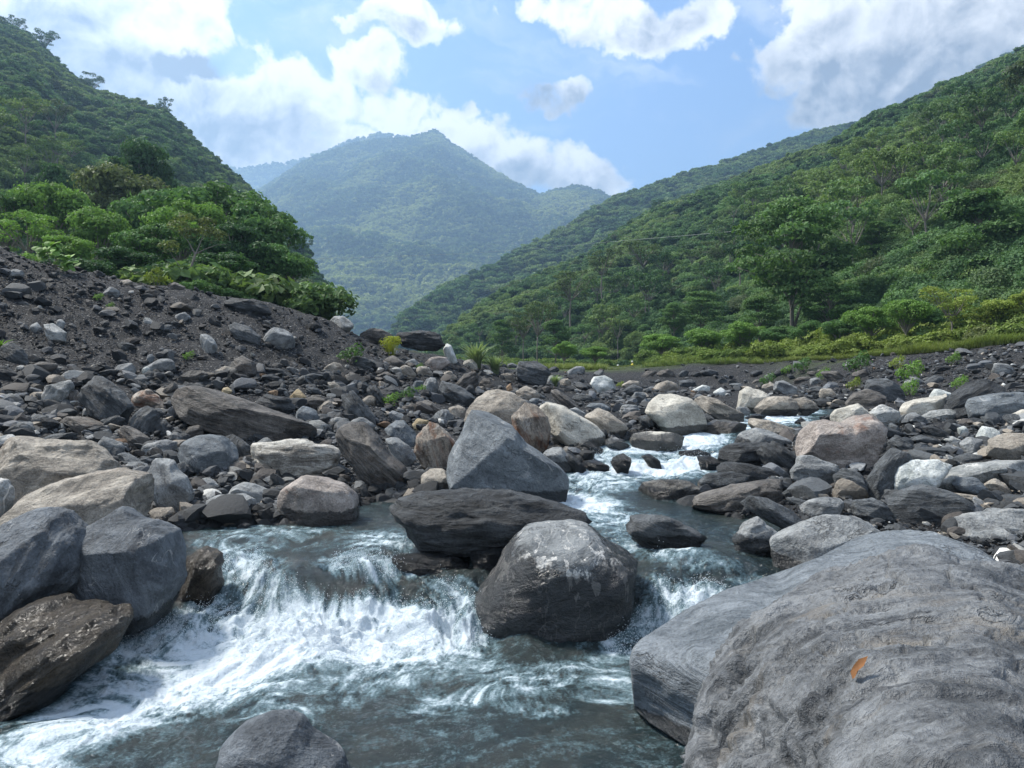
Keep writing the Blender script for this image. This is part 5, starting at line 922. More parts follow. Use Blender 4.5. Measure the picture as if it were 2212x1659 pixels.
def stuff_instances(name, label, cat, P, sc, rz, protos, pick=None):
    col = bpy.data.collections.new(name + '_shapes')
    for i, me in enumerate(protos): col.objects.link(bpy.data.objects.new(f'{name}_shape_{i:02d}', me))
    me = bpy.data.meshes.new(name); me.vertices.add(len(P)); me.vertices.foreach_set('co', np.asarray(P, np.float32).ravel())
    a = me.attributes.new('sc', 'FLOAT_VECTOR', 'POINT'); a.data.foreach_set('vector', np.asarray(sc, np.float32).ravel())
    a = me.attributes.new('rot', 'FLOAT_VECTOR', 'POINT'); a.data.foreach_set('vector', np.asarray(rz, np.float32).ravel())
    a = me.attributes.new('pick', 'INT', 'POINT'); a.data.foreach_set('value', (RNG.integers(0, len(protos), len(P)) if pick is None else pick).astype(np.int32))
    o = obj(name, me); ng = bpy.data.node_groups.new(name, 'GeometryNodeTree'); ng.interface.new_socket('Geometry', in_out='INPUT', socket_type='NodeSocketGeometry'); ng.interface.new_socket('Geometry', in_out='OUTPUT', socket_type='NodeSocketGeometry')
    N = ng.nodes; i_ = N.new('NodeGroupInput'); o_ = N.new('NodeGroupOutput'); ip = N.new('GeometryNodeInstanceOnPoints'); ci = N.new('GeometryNodeCollectionInfo'); m2p = N.new('GeometryNodeMeshToPoints')
    ci.inputs['Collection'].default_value = col; ci.inputs['Separate Children'].default_value = True; ci.inputs['Reset Children'].default_value = True
    def at(nm, ty):
        x = N.new('GeometryNodeInputNamedAttribute'); x.data_type = ty; x.inputs['Name'].default_value = nm; return x.outputs[0]
    Lk = ng.links.new; Lk(i_.outputs[0], m2p.inputs[0]); Lk(m2p.outputs[0], ip.inputs['Points']); Lk(ci.outputs[0], ip.inputs['Instance']); ip.inputs['Pick Instance'].default_value = True
    Lk(at('pick', 'INT'), ip.inputs['Instance Index']); Lk(at('sc', 'FLOAT_VECTOR'), ip.inputs['Scale'])
    e2r = N.new('FunctionNodeEulerToRotation'); Lk(at('rot', 'FLOAT_VECTOR'), e2r.inputs[0]); Lk(e2r.outputs[0], ip.inputs['Rotation']); Lk(ip.outputs[0], o_.inputs[0])
    md = o.modifiers.new('scatter', 'NODES'); md.node_group = ng; tag(o, label, cat, kind='stuff'); return o
def on_hill(G, n, wmin=.0, wmax=1.12, pw=1.):
    nv, nu, _ = G.shape; back = 1.5
    A = np.linalg.norm(np.cross(G[1:, :-1] - G[:-1, :-1], G[:-1, 1:] - G[:-1, :-1]), axis=-1); cen = G[:-1, :-1]; dist = np.linalg.norm(cen, axis=-1)
    wv_ = np.linspace(0, 1.5, nv)[:-1, None] * np.ones(nu - 1); A = A * ((wv_ >= wmin) & (wv_ <= wmax)) * (1 / dist ** pw)
    k = RNG.choice(A.size, n, p=(A / A.sum()).ravel()); i, j = np.unravel_index(k, A.shape); a, b = RNG.random(n)[:, None], RNG.random(n)[:, None]
    return G[i, j] * (1 - a) * (1 - b) + G[i + 1, j] * a * (1 - b) + G[i, j + 1] * (1 - a) * b + G[i + 1, j + 1] * a * b
def forest(name, label, G, n, rmin, rmax, protos, pw=1., lift=.35, **k):
    P = on_hill(G, n, pw=pw, **k); r = RNG.uniform(rmin, rmax, n) * np.exp(RNG.normal(0, .26, n)); big = 1 + .35 * ss(fbm(P / (rmax * 7), 2), -.2, .5); r = np.minimum(r * big, rmax * 1.2)
    P = P.copy(); P[:, 2] += r * lift; sc = np.stack([r, r, r * RNG.uniform(.75, 1.15, n)], -1); rot = np.stack([RNG.normal(0, .12, n), RNG.normal(0, .12, n), RNG.uniform(0, 6.28, n)], -1)
    pick = None
    if protos is protoX: dd = np.linalg.norm(P, axis=1) * RNG.uniform(.85, 1.15, n) * 3. / r; P = P + 0; pick = np.where(dd < 140, RNG.integers(0, 3, n), np.where(dd < 270, RNG.integers(3, 7, n), RNG.integers(7, 12, n))); sp_ = (RNG.random(n) < .03) & (np.linalg.norm(P, axis=1) > 90) & (np.linalg.norm(P, axis=1) < 215); pick[sp_] = RNG.integers(12, 14, sp_.sum()); hs_ = RNG.uniform(7, 11, n); sc[sp_] = np.stack([hs_, hs_, hs_], -1)[sp_]; P[sp_, 2] -= 1.0; rot[sp_, :2] = 0
    return stuff_instances(name, label, 'forest', P, sc, rot, protos, pick)
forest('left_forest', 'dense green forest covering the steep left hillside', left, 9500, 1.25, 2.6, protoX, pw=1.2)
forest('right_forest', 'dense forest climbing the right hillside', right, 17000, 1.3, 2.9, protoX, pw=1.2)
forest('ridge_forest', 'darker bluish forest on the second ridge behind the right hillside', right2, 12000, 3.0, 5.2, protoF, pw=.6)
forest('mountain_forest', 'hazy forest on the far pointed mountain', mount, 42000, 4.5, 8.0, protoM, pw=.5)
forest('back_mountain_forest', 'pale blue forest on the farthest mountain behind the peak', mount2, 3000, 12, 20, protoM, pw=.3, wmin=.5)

# ---------------------------------------------------------------- single trees
def make_tree(kind, seed, H=1.0):
    """returns unit-height trunk and crown meshes"""
    r = np.random.default_rng(seed); paths = []; cl = []
    if kind == 'round':                       # dense broadleaf
        fork = (r.normal(0, .03), r.normal(0, .03), .30); paths.append(limb((0, 0, -.05), fork, .022, .016, seed))
        for i in range(19):
            a = i * 2.4 + r.uniform(-.5, .5); e = r.uniform(-.1, 1.3); q = r.uniform(.18, .42)
            c = (math.cos(a) * math.cos(e) * q, math.sin(a) * math.cos(e) * q, .58 + math.sin(e) * .30); s = r.uniform(.08, .19); cl.append((*c, s, s * r.uniform(.7, 1.2), s * r.uniform(.45, .8))); paths.append(limb(fork, c, .016, .004, seed + i, sag=.05))
        cl.append((0, 0, .58, .22, .22, .18)); n, size = 7500, .0185; flat = .1
    elif kind == 'umbrella':                  # tiered flat layers on long limbs
        st = [(0, 0, -.04), (.02, .01, .42), (0, 0, .86)]; paths.append(limb(st[0], st[1], .017, .013, seed, wob=.02)); paths.append(limb(st[1], st[2], .013, .005, seed + 1, wob=.03))
        paths.append(limb((.0, 0, .0), (-.09, .03, .36), .012, .008, seed + 50)); paths.append(limb((-.09, .03, .36), (-.2, .05, .66), .011, .004, seed + 51))
        for i in range(34):
            a = i * 2.399 + r.uniform(-.3, .3); hgt = r.uniform(.26, .95); q = (.50 - .33 * max(0, hgt - .5) / .45) * r.uniform(.35, 1.0); c = (math.cos(a) * q, math.sin(a) * q, hgt)
            s = r.uniform(.10, .19); cl.append((*c, s, s, s * .36)); paths.append(limb((0.01, 0, max(.16, hgt - .24)), c, .007, .002, seed + i, sag=.08))
        cl.append((0, 0, .93, .17, .17, .07)); n, size = 10000, .0165; flat = .45
    elif kind == 'sparse':                    # thin-leaved tree with its pale limbs showing
        fork = (r.normal(0, .03), 0, .45); paths.append(limb((0, 0, -.05), fork, .016, .012, seed, wob=.04))
        for i in range(12):
            a = i * 2.4; q = r.uniform(.15, .36); c = (math.cos(a) * q, math.sin(a) * q, r.uniform(.68, .98)); paths.append(limb(fork, c, .012, .003, seed + i, sag=-.03)); s = r.uniform(.08, .13); cl.append((*c, s, s, s * .5))
            m = tuple(np.array(fork) * .5 + np.array(c) * .5); c2 = (c[0] * 1.1 + r.normal(0, .06), c[1] + r.normal(0, .1), c[2] - r.uniform(.08, .2)); paths.append(limb(m, c2, .006, .002, seed + 30 + i)); cl.append((*c2, s * .7, s * .7, s * .35))
        n, size = 2600, .016; flat = .3
    elif kind == 'lean':                      # bare leaning trunk with thin top
        paths.append(limb((0, 0, -.05), (.18, 0, .48), .022, .016, seed, wob=.03)); paths.append(limb((.18, 0, .48), (-.10, .05, .85), .012, .003, seed + 1)); paths.append(limb((.18, 0, .48), (.62, 0, .62), .011, .003, seed + 2, sag=.05))
        paths.append(limb((.18, 0, .48), (.30, .1, .92), .012, .003, seed + 3)); paths.append(limb((.05, 0, .2), (-.22, .05, .55), .008, .002, seed + 4))
        for c in ((-.10, .05, .88), (.30, .1, .95), (.1, 0, .78), (.5, 0, .75), (-.22, .05, .6), (.35, -.05, .8), (.0, .1, 1.0)): s = r.uniform(.10, .15); cl.append((*c, s, s, s * .6))
        n, size = 1300, .02; flat = .2
    else:                                     # shrub
        for i in range(9):
            a = i * 2.4; q = r.uniform(.2, .5); c = (math.cos(a) * q, math.sin(a) * q, r.uniform(.35, .8)); s = r.uniform(.2, .3); cl.append((*c, s, s, s * .7)); paths.append(limb((0, 0, -.05), c, .02, .006, seed + i))
        n, size = 4500, .036; flat = .15
    V, Fc, lf = leafquads(cl, n, size, seed, flat); tv, tf = tube(paths)
    return mesh_np('trunk', tv, tf, M_BARK), mesh_np('crown', V, Fc, M_LEAF, False, {'leaf': lf})
TM = {k: [make_tree(k, 300 + 17 * i + hash_(k) % 99) for i in range(n)] for k, n in (('round', 4), ('umbrella', 2), ('sparse', 3), ('lean', 1), ('shrub', 3))}
def tree(name, kind, i, u, vt, vb, d, wpx, col, label, group=None, cat='tree', zoff=0., sx=1.):
    tr, cr = TM[kind][i % len(TM[kind])]; x = (u - CU) / F * d; ztop = CH + (HV - vt) / F * d; zb = CH + (HV - vb) / F * d + zoff
    Hh = ztop - zb; Wd = wpx / F * d; e = bpy.data.objects.new(name, None); link(e); e.location = (x, d, zb); e.empty_display_size = .3
    k = Wd / {'round': .95, 'umbrella': 1.15, 'sparse': .8, 'lean': 1.0, 'shrub': 1.4}[kind]; e.rotation_euler = (0, 0, 0 if kind == 'lean' else (i * 1.7 + u * .013) % 6.28)
    for nm, me in (('trunk', tr), ('crown', cr)):
        o = obj(nm, me, e); o.scale = (k, k, Hh)
        if nm == 'crown': o.color = (*col, 1)
    if kind == 'shrub': e.children[0].name = 'stems'; e.children[1].name = 'foliage'
    return tag(e, label, cat, group)
GL = 'trees growing behind the left gravel bank'
BR, MG, DG, YG, OL = (.165, .285, .065), (.100, .190, .060), (.055, .115, .042), (.24, .30, .065), (.135, .165, .065)
for a in [('round', 0, 255, 348, 600, 66, 215, OL, 'broad tree with an olive-brown top on the left'),
    ('round', 1, 300, 290, 560, 80, 170, DG, 'dark round tree just above the olive-brown one'),
    ('round', 2, 120, 345, 560, 78, 130, DG, 'small dark tree above the bright green spreading tree'),
    ('round', 3, 108, 382, 625, 52, 190, BR, 'bright green spreading tree near the left edge'),
    ('round', 0, 15, 400, 620, 50, 150, MG, 'green tree cut by the left edge'),
    ('round', 1, 455, 378, 660, 56, 300, MG, 'largest dense green tree crown in the left wood'),
    ('round', 2, 560, 425, 690, 54, 220, MG, 'dense green tree at the right shoulder of the left wood'),
    ('round', 3, 340, 395, 640, 60, 200, MG, 'green tree between the olive-brown top and the largest crown'),
    ('round', 2, 600, 520, 700, 47, 170, MG, 'rounded green tree where the left wood slopes down'),
    ('round', 1, 632, 600, 705, 46, 90, BR, 'small bright green tree at the right tip of the left wood'),
    ('round', 0, 215, 440, 625, 46, 150, BR, 'yellow-green tree right of the bright spreading tree'),
    ('sparse', 0, 62, 455, 625, 43, 150, BR, 'open tree with pale branches showing near the left edge'),
    ('round', 3, 330, 475, 640, 38, 180, MG, 'broad-leaved grey-green tree in the middle of the left wood'),
    ('round', 1, 150, 500, 620, 38, 120, BR, 'yellow-green low tree behind the big-leaved plant'),
    ('lean', 0, 395, 470, 622, 33, 150, OL, 'leaning thin tree with a bare pale trunk on the bank crest'),
    ('round', 2, 480, 540, 660, 37, 190, DG, 'dark shaded tree right of the leaning thin tree'),
    ('round', 0, 265, 530, 640, 35, 150, DG, 'dark tree right behind the yellow-green weeds'),
    ('round', 3, 540, 600, 680, 36, 130, MG, 'low bushy tree at the foot of the left wood'),
    ('round', 1, 400, 420, 640, 50, 190, BR, 'light green tree in front of the largest crown'),
    ('round', 0, 500, 470, 660, 46, 190, DG, 'dark green tree low in the right half of the left wood')]:
    k_, i_, u_, vt, vb, d_, w_, c_, l_ = a; tree('broadleaf_tree', k_, i_, u_, vt, vb, d_, w_, c_, l_, GL)
for u_, vt, vb, d_, w_, c_, l_ in [(40, 545, 610, 34, 120, BR, 'bright green bush on the crest at the left edge'), (590, 655, 692, 34, 70, MG, 'mid green bush on the crest, middle of three on the right'), (530, 615, 668, 33, 110, MG, 'mid green bush on the crest below the left wood'),
    (650, 675, 708, 38, 40, MG, 'small bush ending the left wood by the crest'), (430, 600, 645, 31, 90, MG, 'green bush right of the bare leaning trunk'), (210, 560, 615, 32, 110, DG, 'dark bush between the big-leaved plant and the weeds'), (120, 560, 600, 32, 90, DG, 'dark bush behind the big-leaved plant')]:
    tree('bush', 'shrub', int(u_), u_, vt, vb, d_, w_, c_, l_, 'bushes on the left crest', 'bush', zoff=-.3)
# lone trees standing up from the ridges
for i, (u_, vt, vb, d_, w_, l_) in enumerate([(352, 212, 262, 322, 44, 'lone tree sticking up on the left ridge'), (200, 158, 205, 338, 50, 'feathery tree on the upper left ridge'), (30, 38, 85, 372, 60, 'tree clump at the top left corner of the ridge'), (95, 62, 120, 364, 70, 'rounded tree on the top left ridge'), (655, 503, 560, 258, 50, 'tree leaning out from the lower end of the left ridge'),
    (1425, 430, 470, 346, 42, 'tree standing on the lower right ridge line'), (1975, 205, 245, 312, 50, 'feathery tree on the upper right ridge'), (1640, 360, 400, 338, 40, 'tree breaking the right ridge line in its middle')]):
    tree('ridge_tree', 'sparse', i, u_, vt + 2, vb + 22, d_, w_ * .9, DG, l_, 'trees standing out on the ridges')
GRN = 'trees on the right hillside'
UG, UD = (.095, .175, .055), (.05, .10, .03)
tree('umbrella_tree', 'umbrella', 0, 1712, 428, 716, 78, 330, UG, 'biggest tiered tree with twin trunks on the right slope', GRN)
tree('umbrella_tree', 'umbrella', 1, 2120, 412, 650, 70, 300, UG, 'wide tiered tree near the right edge', GRN)
for a in [('sparse', 1, 1390, 520, 625, 170, 110, 'open tree with a pale fork on the middle right slope'), ('sparse', 0, 1232, 590, 700, 140, 105, 'open grey-green tree left of the pale-forked one'),
    ('sparse', 2, 1160, 655, 785, 108, 80, 'tall thin tree with bare stems above the reeds'), ('sparse', 1, 1130, 670, 785, 112, 70, 'thin tree with bare stems left of the tall thin one'), ('sparse', 0, 1300, 540, 640, 168, 80, 'small open tree between the two forked trees'),
    ('umbrella', 1, 1515, 628, 720, 100, 140, 'flat-topped tree left of the biggest tiered tree'), ('umbrella', 0, 1455, 655, 735, 98, 90, 'smaller flat-topped tree beside the flat-topped one'), ('umbrella', 1, 1200, 690, 785, 104, 100, 'flat-topped tree behind the right end of the reeds'),
    ('sparse', 2, 1690, 470, 560, 150, 80, 'open tree right behind the biggest tiered tree'), ('umbrella', 0, 1900, 480, 600, 95, 190, 'tiered tree between the two largest ones'), ('sparse', 1, 1560, 520, 610, 160, 90, 'pale open tree on the slope left of the biggest tiered tree'),
    ('umbrella', 1, 1085, 690, 785, 120, 80, 'flat-topped tree at the foot of the slope on the left'), ('umbrella', 0, 1790, 600, 735, 72, 170, 'tree with a flat crown right of the twin trunks'), ('umbrella', 1, 1640, 640, 750, 74, 140, 'flat-crowned tree left of the twin trunks')]:
    tree('slope_tree', a[0], a[1], a[2], a[3], a[4], a[5], a[6], (.095, .14, .055) if a[0] == 'sparse' else UG, a[7], GRN)
GY = 'young trees and shrubs along the right terrace'
for i, (u_, vt, vb, d_, w_, c_, l_) in enumerate([(2055, 622, 742, 47, 130, YG, 'yellow-green young tree with thin pale stems on the terrace'), (2150, 640, 738, 46, 120, YG, 'yellow-green tree at the right edge of the terrace'), (2225, 620, 725, 45, 120, YG, 'yellow-green tree cut by the right edge'), (1960, 640, 745, 50, 110, BR, 'green young tree left of the yellow-green young tree'),
    (1880, 655, 752, 53, 110, BR, 'green young tree second to the left of the yellow-green one'), (1820, 680, 758, 56, 90, MG, 'dark green young tree below the tiered tree'), (1750, 690, 766, 60, 90, MG, 'dark green shrub tree under the flat crown'), (1600, 690, 775, 66, 110, BR, 'bright green shrub tree left of the twin trunks'), (1520, 705, 780, 70, 100, BR, 'bright rounded shrub tree in the middle of the terrace'),
    (1430, 715, 784, 72, 100, BR, 'bright green shrub tree behind the riders'), (1220, 735, 792, 75, 60, BR, 'single round green shrub beside the flat-topped tree'), (1680, 700, 772, 64, 90, MG, 'low dark shrub tree at the foot of the twin trunks'), (1285, 745, 790, 78, 70, BR, 'low bright shrub left of the two riders'), (2000, 650, 745, 52, 90, MG, 'mid green tree between two yellow-green ones')]):
    tree('young_tree', 'sparse' if i == 0 else 'round', i, u_, vt, vb, d_, w_, c_, l_, GY, zoff=-.3)
# undergrowth: thickets nobody could count
def thicket(name, label, P, r0, r1, protos, cat='undergrowth', zf=.3):
    n = len(P); r = RNG.uniform(r0, r1, n); P = P.copy(); P[:, 2] += r * zf
    return stuff_instances(name, label, cat, P, np.stack([r, r, r * RNG.uniform(.7, 1.1, n)], -1), np.stack([RNG.normal(0, .1, n), RNG.normal(0, .1, n), RNG.uniform(0, 6.28, n)], -1), protos)
protoB = []
for i in range(4):
    v_, f_, l_ = leafquads(round_clumps(60 + i, 8), 1700, .066, 60 + i, .15); protoB.append(mesh_np('bush', v_, f_, M_BUSH, False, {'leaf': l_}))
n = 620; y = RNG.uniform(34, 78, n); x = RNG.uniform(-.72, -.255, n) * y; zb = ZB(x, y); P = np.c_[x, y, zb]
thicket('left_thicket', 'dark thicket filling the ground under the left trees', P, 1.0, 2.2, [m for m in protoF[:2]] + protoN[2:])
n = 1500; u_ = RNG.uniform(980, 2330, n); d_ = RNG.uniform(0, 1, n); yb = np.interp(u_, [980, 1300, 1500, 1700, 2000, 2212, 2400], [125, 95, 72, 60, 50, 44, 42]); y = yb + d_ ** 1.3 * np.interp(u_, [980, 1500, 2212], [110, 60, 22]); x = (u_ - CU) / F * y
ok_ = (np.abs(u_ - 1350) > 42) | (y > 125); x, y = x[ok_], y[ok_]; P = np.c_[x, y, np.maximum(ZT(x, y), 0)]; thicket('right_thicket', 'green thicket along the foot of the right hillside', P, .9, 2.0, protoB + protoN[:1])
n = 620; u_ = RNG.uniform(1440, 2330, n); y = np.interp(u_, [1480, 1700, 2000, 2212, 2400], [66, 56, 46, 41, 39]) + RNG.uniform(0, 13, n); x = (u_ - CU) / F * y
thicket('terrace_shrubs', 'low yellow-green shrubs edging the right terrace', np.c_[x, y, ZT(x, y)], .35, 1.5, protoB)
# grass
def blades(n, L, wd, seed, spread, droop=.5):
    r = np.random.default_rng(seed); Vs, Fs, lf = [], [], []; o = 0
    for i in range(n):
        a = r.uniform(0, 6.283); q = r.uniform(0, spread); b = np.array([math.cos(a) * q, math.sin(a) * q, 0]); l = L * r.uniform(.55, 1.1); out = r.uniform(.05, droop) * l; a2 = a + r.normal(0, .6); dv = np.array([math.cos(a2), math.sin(a2), 0]); sd_ = np.array([-dv[1], dv[0], 0]) * wd
        for k in range(4):
            t = k / 3; c = b + dv * out * t ** 2 + np.array([0, 0, l * (t - .28 * t ** 2 * droop * 1.5)]); ww = (1 - t) ** .7 + .05
            Vs += [c - sd_ * ww, c + sd_ * ww]; lf += [t, t]
        for k in range(3): Fs.append([o + 2 * k, o + 2 * k + 1, o + 2 * k + 3, o + 2 * k + 2])
        o += 8
    return np.array(Vs), np.array(Fs), np.array(lf)
M_GRASS = material('grass_blades', lambda t: foliage(t, (.070, .125, .030), (.13, .19, .05), (.18, .21, .06)))
gp = []
for i in range(3): v_, f_, l_ = blades(40, 1, .02, 80 + i, .35); gp.append(mesh_np('tuft', v_, f_, M_GRASS, False, {'leaf': l_}))
n = 3600; u_ = RNG.uniform(1090, 2330, n); y0 = np.interp(u_, [1090, 1300, 1500, 1700, 2000, 2212, 2400], [80, 62, 60.5, 54, 44, 39.5, 38]); y = y0 + RNG.random(n) ** 1.6 * np.interp(u_, [1090, 1500, 2212], [45, 18, 8]); x = (u_ - CU) / F * y; P = np.c_[x, y, ZT(x, y) + .05]
sc = RNG.uniform(.15, .75, n) * (.45 + .75 * ss(fbm(P * .22, 2), -.3, .4)) * np.where(np.abs(u_ - 1350) < 40, .3, 1); stuff_instances('terrace_grass', 'yellow-green grass growing along the edge of the terrace', 'grass', P, np.stack([sc * 1.5, sc * 1.5, sc], -1), np.stack([0 * sc, 0 * sc, RNG.uniform(0, 6.28, n)], -1), gp)

# ---------------------------------------------------------------- single plants
def plant(name, me, u, v, d, s, col, label, cat='plant', part='leaves', stem=True, group=None):
    e = bpy.data.objects.new(name, None); link(e); d = d or hit(u, v); x = (u - CU) / F * d; e.location = (x, d, float(ZT(np.array([x]), np.array([d]))[0]) - .02)
    o = obj(part, me, e); o.scale = (s, s, s); o.color = (*col, 1)
    if stem: tv, tf = tube([limb((0, 0, -.1), (math.cos(a) * .3, math.sin(a) * .3, .55), .02, .006, int(a * 9)) for a in (0.3, 1.6, 3.0, 4.4, 5.5)]); st = obj('stem', mesh_np('stem', tv, tf, M_BARK), e); st.scale = (s, s, s)
    return tag(e, label, cat, group)
def reed(seed, n=190): v_, f_, l_ = blades(n, 1, .026, seed, .10, .75); return mesh_np('blades', v_, f_, M_LEAF, False, {'leaf': l_})
for u_, v_, d_, s_, l_ in [(1030, 790, 36, 1.75, 'tall grey-green reed clump on the crest, the taller of the pair'), (1070, 795, 36, 1.35, 'shorter reed clump right of the taller one'), (1200, 822, 36, .8, 'pale reed clump in front of the dark wrinkled boulder'), (966, 748, 38, .6, 'thin reed tuft behind the white sheet-like stone'), (1770, 800, 55, 1.3, 'pale dry grass clump on the far terrace edge')]:
    plant('reed_clump', reed(int(u_)), u_, v_, d_, s_, (.20, .26, .13), l_, 'reeds', 'blades', False)
def bigleaf(seed, n, size, clumps):
    r = np.random.default_rng(seed); Vs, Fs, lf = [], [], []; o = 0
    for i in range(n):
        c = np.array(clumps[r.integers(len(clumps))]); p = c[:3] + r.normal(0, 1, 3) * c[3] * .5; nn = np.array([r.normal(0, .4), -.5 + r.normal(0, .3), .8]); nn /= np.linalg.norm(nn); t1 = np.cross(nn, [0, 0, 1.]); t1 /= np.linalg.norm(t1); t2 = np.cross(nn, t1); s = size * r.uniform(.6, 1.2)
        ring = [p + (t1 * math.cos(a) * (1 + .12 * math.cos(5 * a)) + t2 * math.sin(a) * 1.1) * s - nn * s * .25 for a in np.linspace(0, 6.283, 9)[:-1]]
        Vs += [p] + ring; lf += [r.random()] * 9
        for k in range(0, 8, 2): Fs.append([o, o + 1 + k, o + 1 + (k + 1) % 8, o + 1 + (k + 2) % 8])
        o += 9
    return mesh_np('leaves', np.array(Vs), np.array(Fs), M_LEAF, False, {'leaf': np.array(lf)})
plant('big_leaved_plant', bigleaf(1, 60, .15, [(-.3, 0, .6, .3), (.1, 0, .5, .35), (.0, 0, .85, .2), (.6, -.1, .2, .25), (.4, 0, .4, .2)]), 118, 580, 26.3, 1.0, (.17, .30, .06), 'bright green plant with large round leaves on the crest at the left')
v_, f_, l_ = leafquads([(0, 0, .3, .4, .3, .25), (-.3, 0, .4, .25, .2, .25), (.35, 0, .3, .3, .2, .2), (0, 0, .6, .25, .2, .3)], 520, .05, 5, 0); mw = mesh_np('leaves', v_, f_, M_LEAF, False, {'leaf': l_})
plant('weed_clump', mw, 338, 620, None, .85, (.22, .28, .05), 'yellow-green weed clump on the crest, left of the bare trunk')
v_, f_, l_ = blades(150, .8, .012, 9, .22, .5); yb = mesh_np('leaves', v_, f_, M_LEAF, False, {'leaf': l_})
v2, f2, l2 = leafquads([(0, 0, .45, .42, .35, .35), (.2, 0, .6, .25, .2, .2)], 700, .035, 6, 0); yb = mesh_np('leaves', np.vstack([v_, v2]), np.vstack([f_, f2 + len(v_)]), M_LEAF, False, {'leaf': np.r_[l_, l2]})
plant('yellow_bush', yb, 843, 766, 31.5, 1.0, (.33, .36, .045), 'bright yellow-green bush left of the thick black crest slab')
v_, f_, l_ = blades(46, 1.0, .05, 12, .1, 1.1); fern = mesh_np('fronds', v_, f_, M_LEAF, False, {'leaf': l_})
plant('fern', fern, 2, 742, 19.6, .55, (.13, .24, .04), 'green fern hanging at the left edge of the gravel slope', 'fern', 'fronds', False)
sm = []
for i in range(3):
    v_, f_, l_ = leafquads([(0, 0, .35, .35, .3, .3), (.2, .1, .5, .25, .2, .3), (-.25, 0, .3, .25, .25, .2)], 240, .055, 90 + i, 0); sm.append(mesh_np('leaves', v_, f_, M_LEAF, False, {'leaf': l_}))
for i, (u_, v_, s_, c_, l_) in enumerate([(212, 650, .28, BR, 'tiny green tuft high on the left gravel'), (237, 668, .24, BR, 'tiny sprout right of the tiny green tuft'), (408, 778, .30, BR, 'small green sprout low on the gravel above the longest slab'), (508, 800, .26, BR, 'small fern sprout on the mossy rock'), (758, 790, .75, MG, 'dark feathery plant left of the yellow bush'), (845, 880, .45, BR, 'green sprig among the slates above the rusty boulder'), (905, 858, .40, BR, 'light green sprig in a gap of the central bank'), (875, 872, .5, MG, 'feathery weed left of the light green sprig'),
    (1735, 808, .8, MG, 'leafy bush low on the right gravel bank, leftmost of the row'), (1780, 822, .55, BR, 'small green bush right of the leftmost one'), (1853, 812, 1.0, MG, 'tall leafy bush in the middle of the right gravel bank'), (1970, 832, .9, BR, 'bright green bush beside the dark round boulder'), (1965, 858, .6, BR, 'low bright green plant at the foot of the bright green bush'), (1845, 845, .5, YG, 'yellowish plant among the rocks right of the stream'), (1660, 838, .7, MG, 'grey-green weeds beyond the tall cream-tan boulder'), (1940, 800, .6, YG, 'yellow weeds above the bright green bush'),
    (2060, 790, .5, BR, 'small green plant on the upper right gravel'), (1700, 812, .5, BR, 'small bush on the far gravel bank'), (2075, 845, .5, BR, 'green plant left of the dark arching boulder'), (905, 800, .3, BR, 'small tuft below the flat red-brown stone'), (1010, 780, .5, YG, 'yellow-leaved plant left of the reeds'), (1340, 838, .4, YG, 'yellow weeds beyond the white boulder')]):
    plant('small_plant', sm[i % 3], u_, v_, None, s_ * (1.7 if u_ > 1600 else 1.25), c_, l_, group='small plants growing on the gravel')
# a curled orange leaf on the nearest boulder
lv = np.array([[0, 0, 0], [.018, .02, .010], [.015, .05, .014], [.022, .085, .012], [.004, .12, .006], [-.014, .085, .013], [-.018, .05, .012], [-.014, .02, .011], [.001, .03, .002], [.001, .06, .003], [.003, .09, .003]])
lf_ = [[0, 1, 8, 7], [1, 2, 9, 8], [2, 3, 10, 9], [3, 4, 5, 10], [10, 5, 6, 9], [9, 6, 7, 8]]
lm = mesh_np('fallen_leaf', lv, lf_, material('dry_leaf', lambda t: t.out(t.n('ShaderNodeBsdfPrincipled', {'Base Color': t.mix(t.noise(t.n('ShaderNodeTexCoord').outputs['Object'], 40, 3), (.16, .062, .018), (.30, .14, .05)), 'Roughness': .6}))))
g2 = bpy.data.objects[[o.name for o in bpy.data.objects if o.get('label', '').startswith('nearest and largest')][0]]
dvec = Vector(((1846 - CU) / F, 1, (HV - 1468) / F)).normalized(); bpy.context.view_layer.update()
okh, hl, hn, _ = g2.ray_cast(g2.matrix_world.inverted() @ Vector((0, 0, CH)), dvec)
lo = obj('fallen_leaf', lm); lo.location = (g2.matrix_world @ hl) + hn * .012 if okh else wp(1846, 1468, 3.2)
zq = (hn if okh else Vector((0, -.5, .8))).to_track_quat('Z', 'Y'); lo.rotation_euler = (zq @ Vector((0, 0, 1)).rotation_difference(Vector((0, 0, 1)))).to_euler(); lo.rotation_euler.rotate_axis('Z', math.radians(-24)); lo.scale = (1.1, 1.15, 1.5)
tag(lo, 'curled orange dry leaf lying on the nearest boulder', 'leaf')
# the cable across the valley
pa = [wp(600, 560, 150), wp(800, 556, 165), wp(1000, 548, 180), wp(1160, 537, 190), wp(1300, 524, 190), wp(1550, 503, 170), wp(1800, 478, 140), wp(2000, 452, 112), wp(2040, 447, 108)]
cv, cf = tube([[(*p, .028) for p in pa]], 6); tag(obj('cable', mesh_np('cable', cv, cf, material('pale_cable', lambda t: t.out(t.n('ShaderNodeBsdfPrincipled', {'Base Color': (.42, .44, .44, 1), 'Roughness': .5}))))), 'thin pale cable strung across the valley', 'cable')

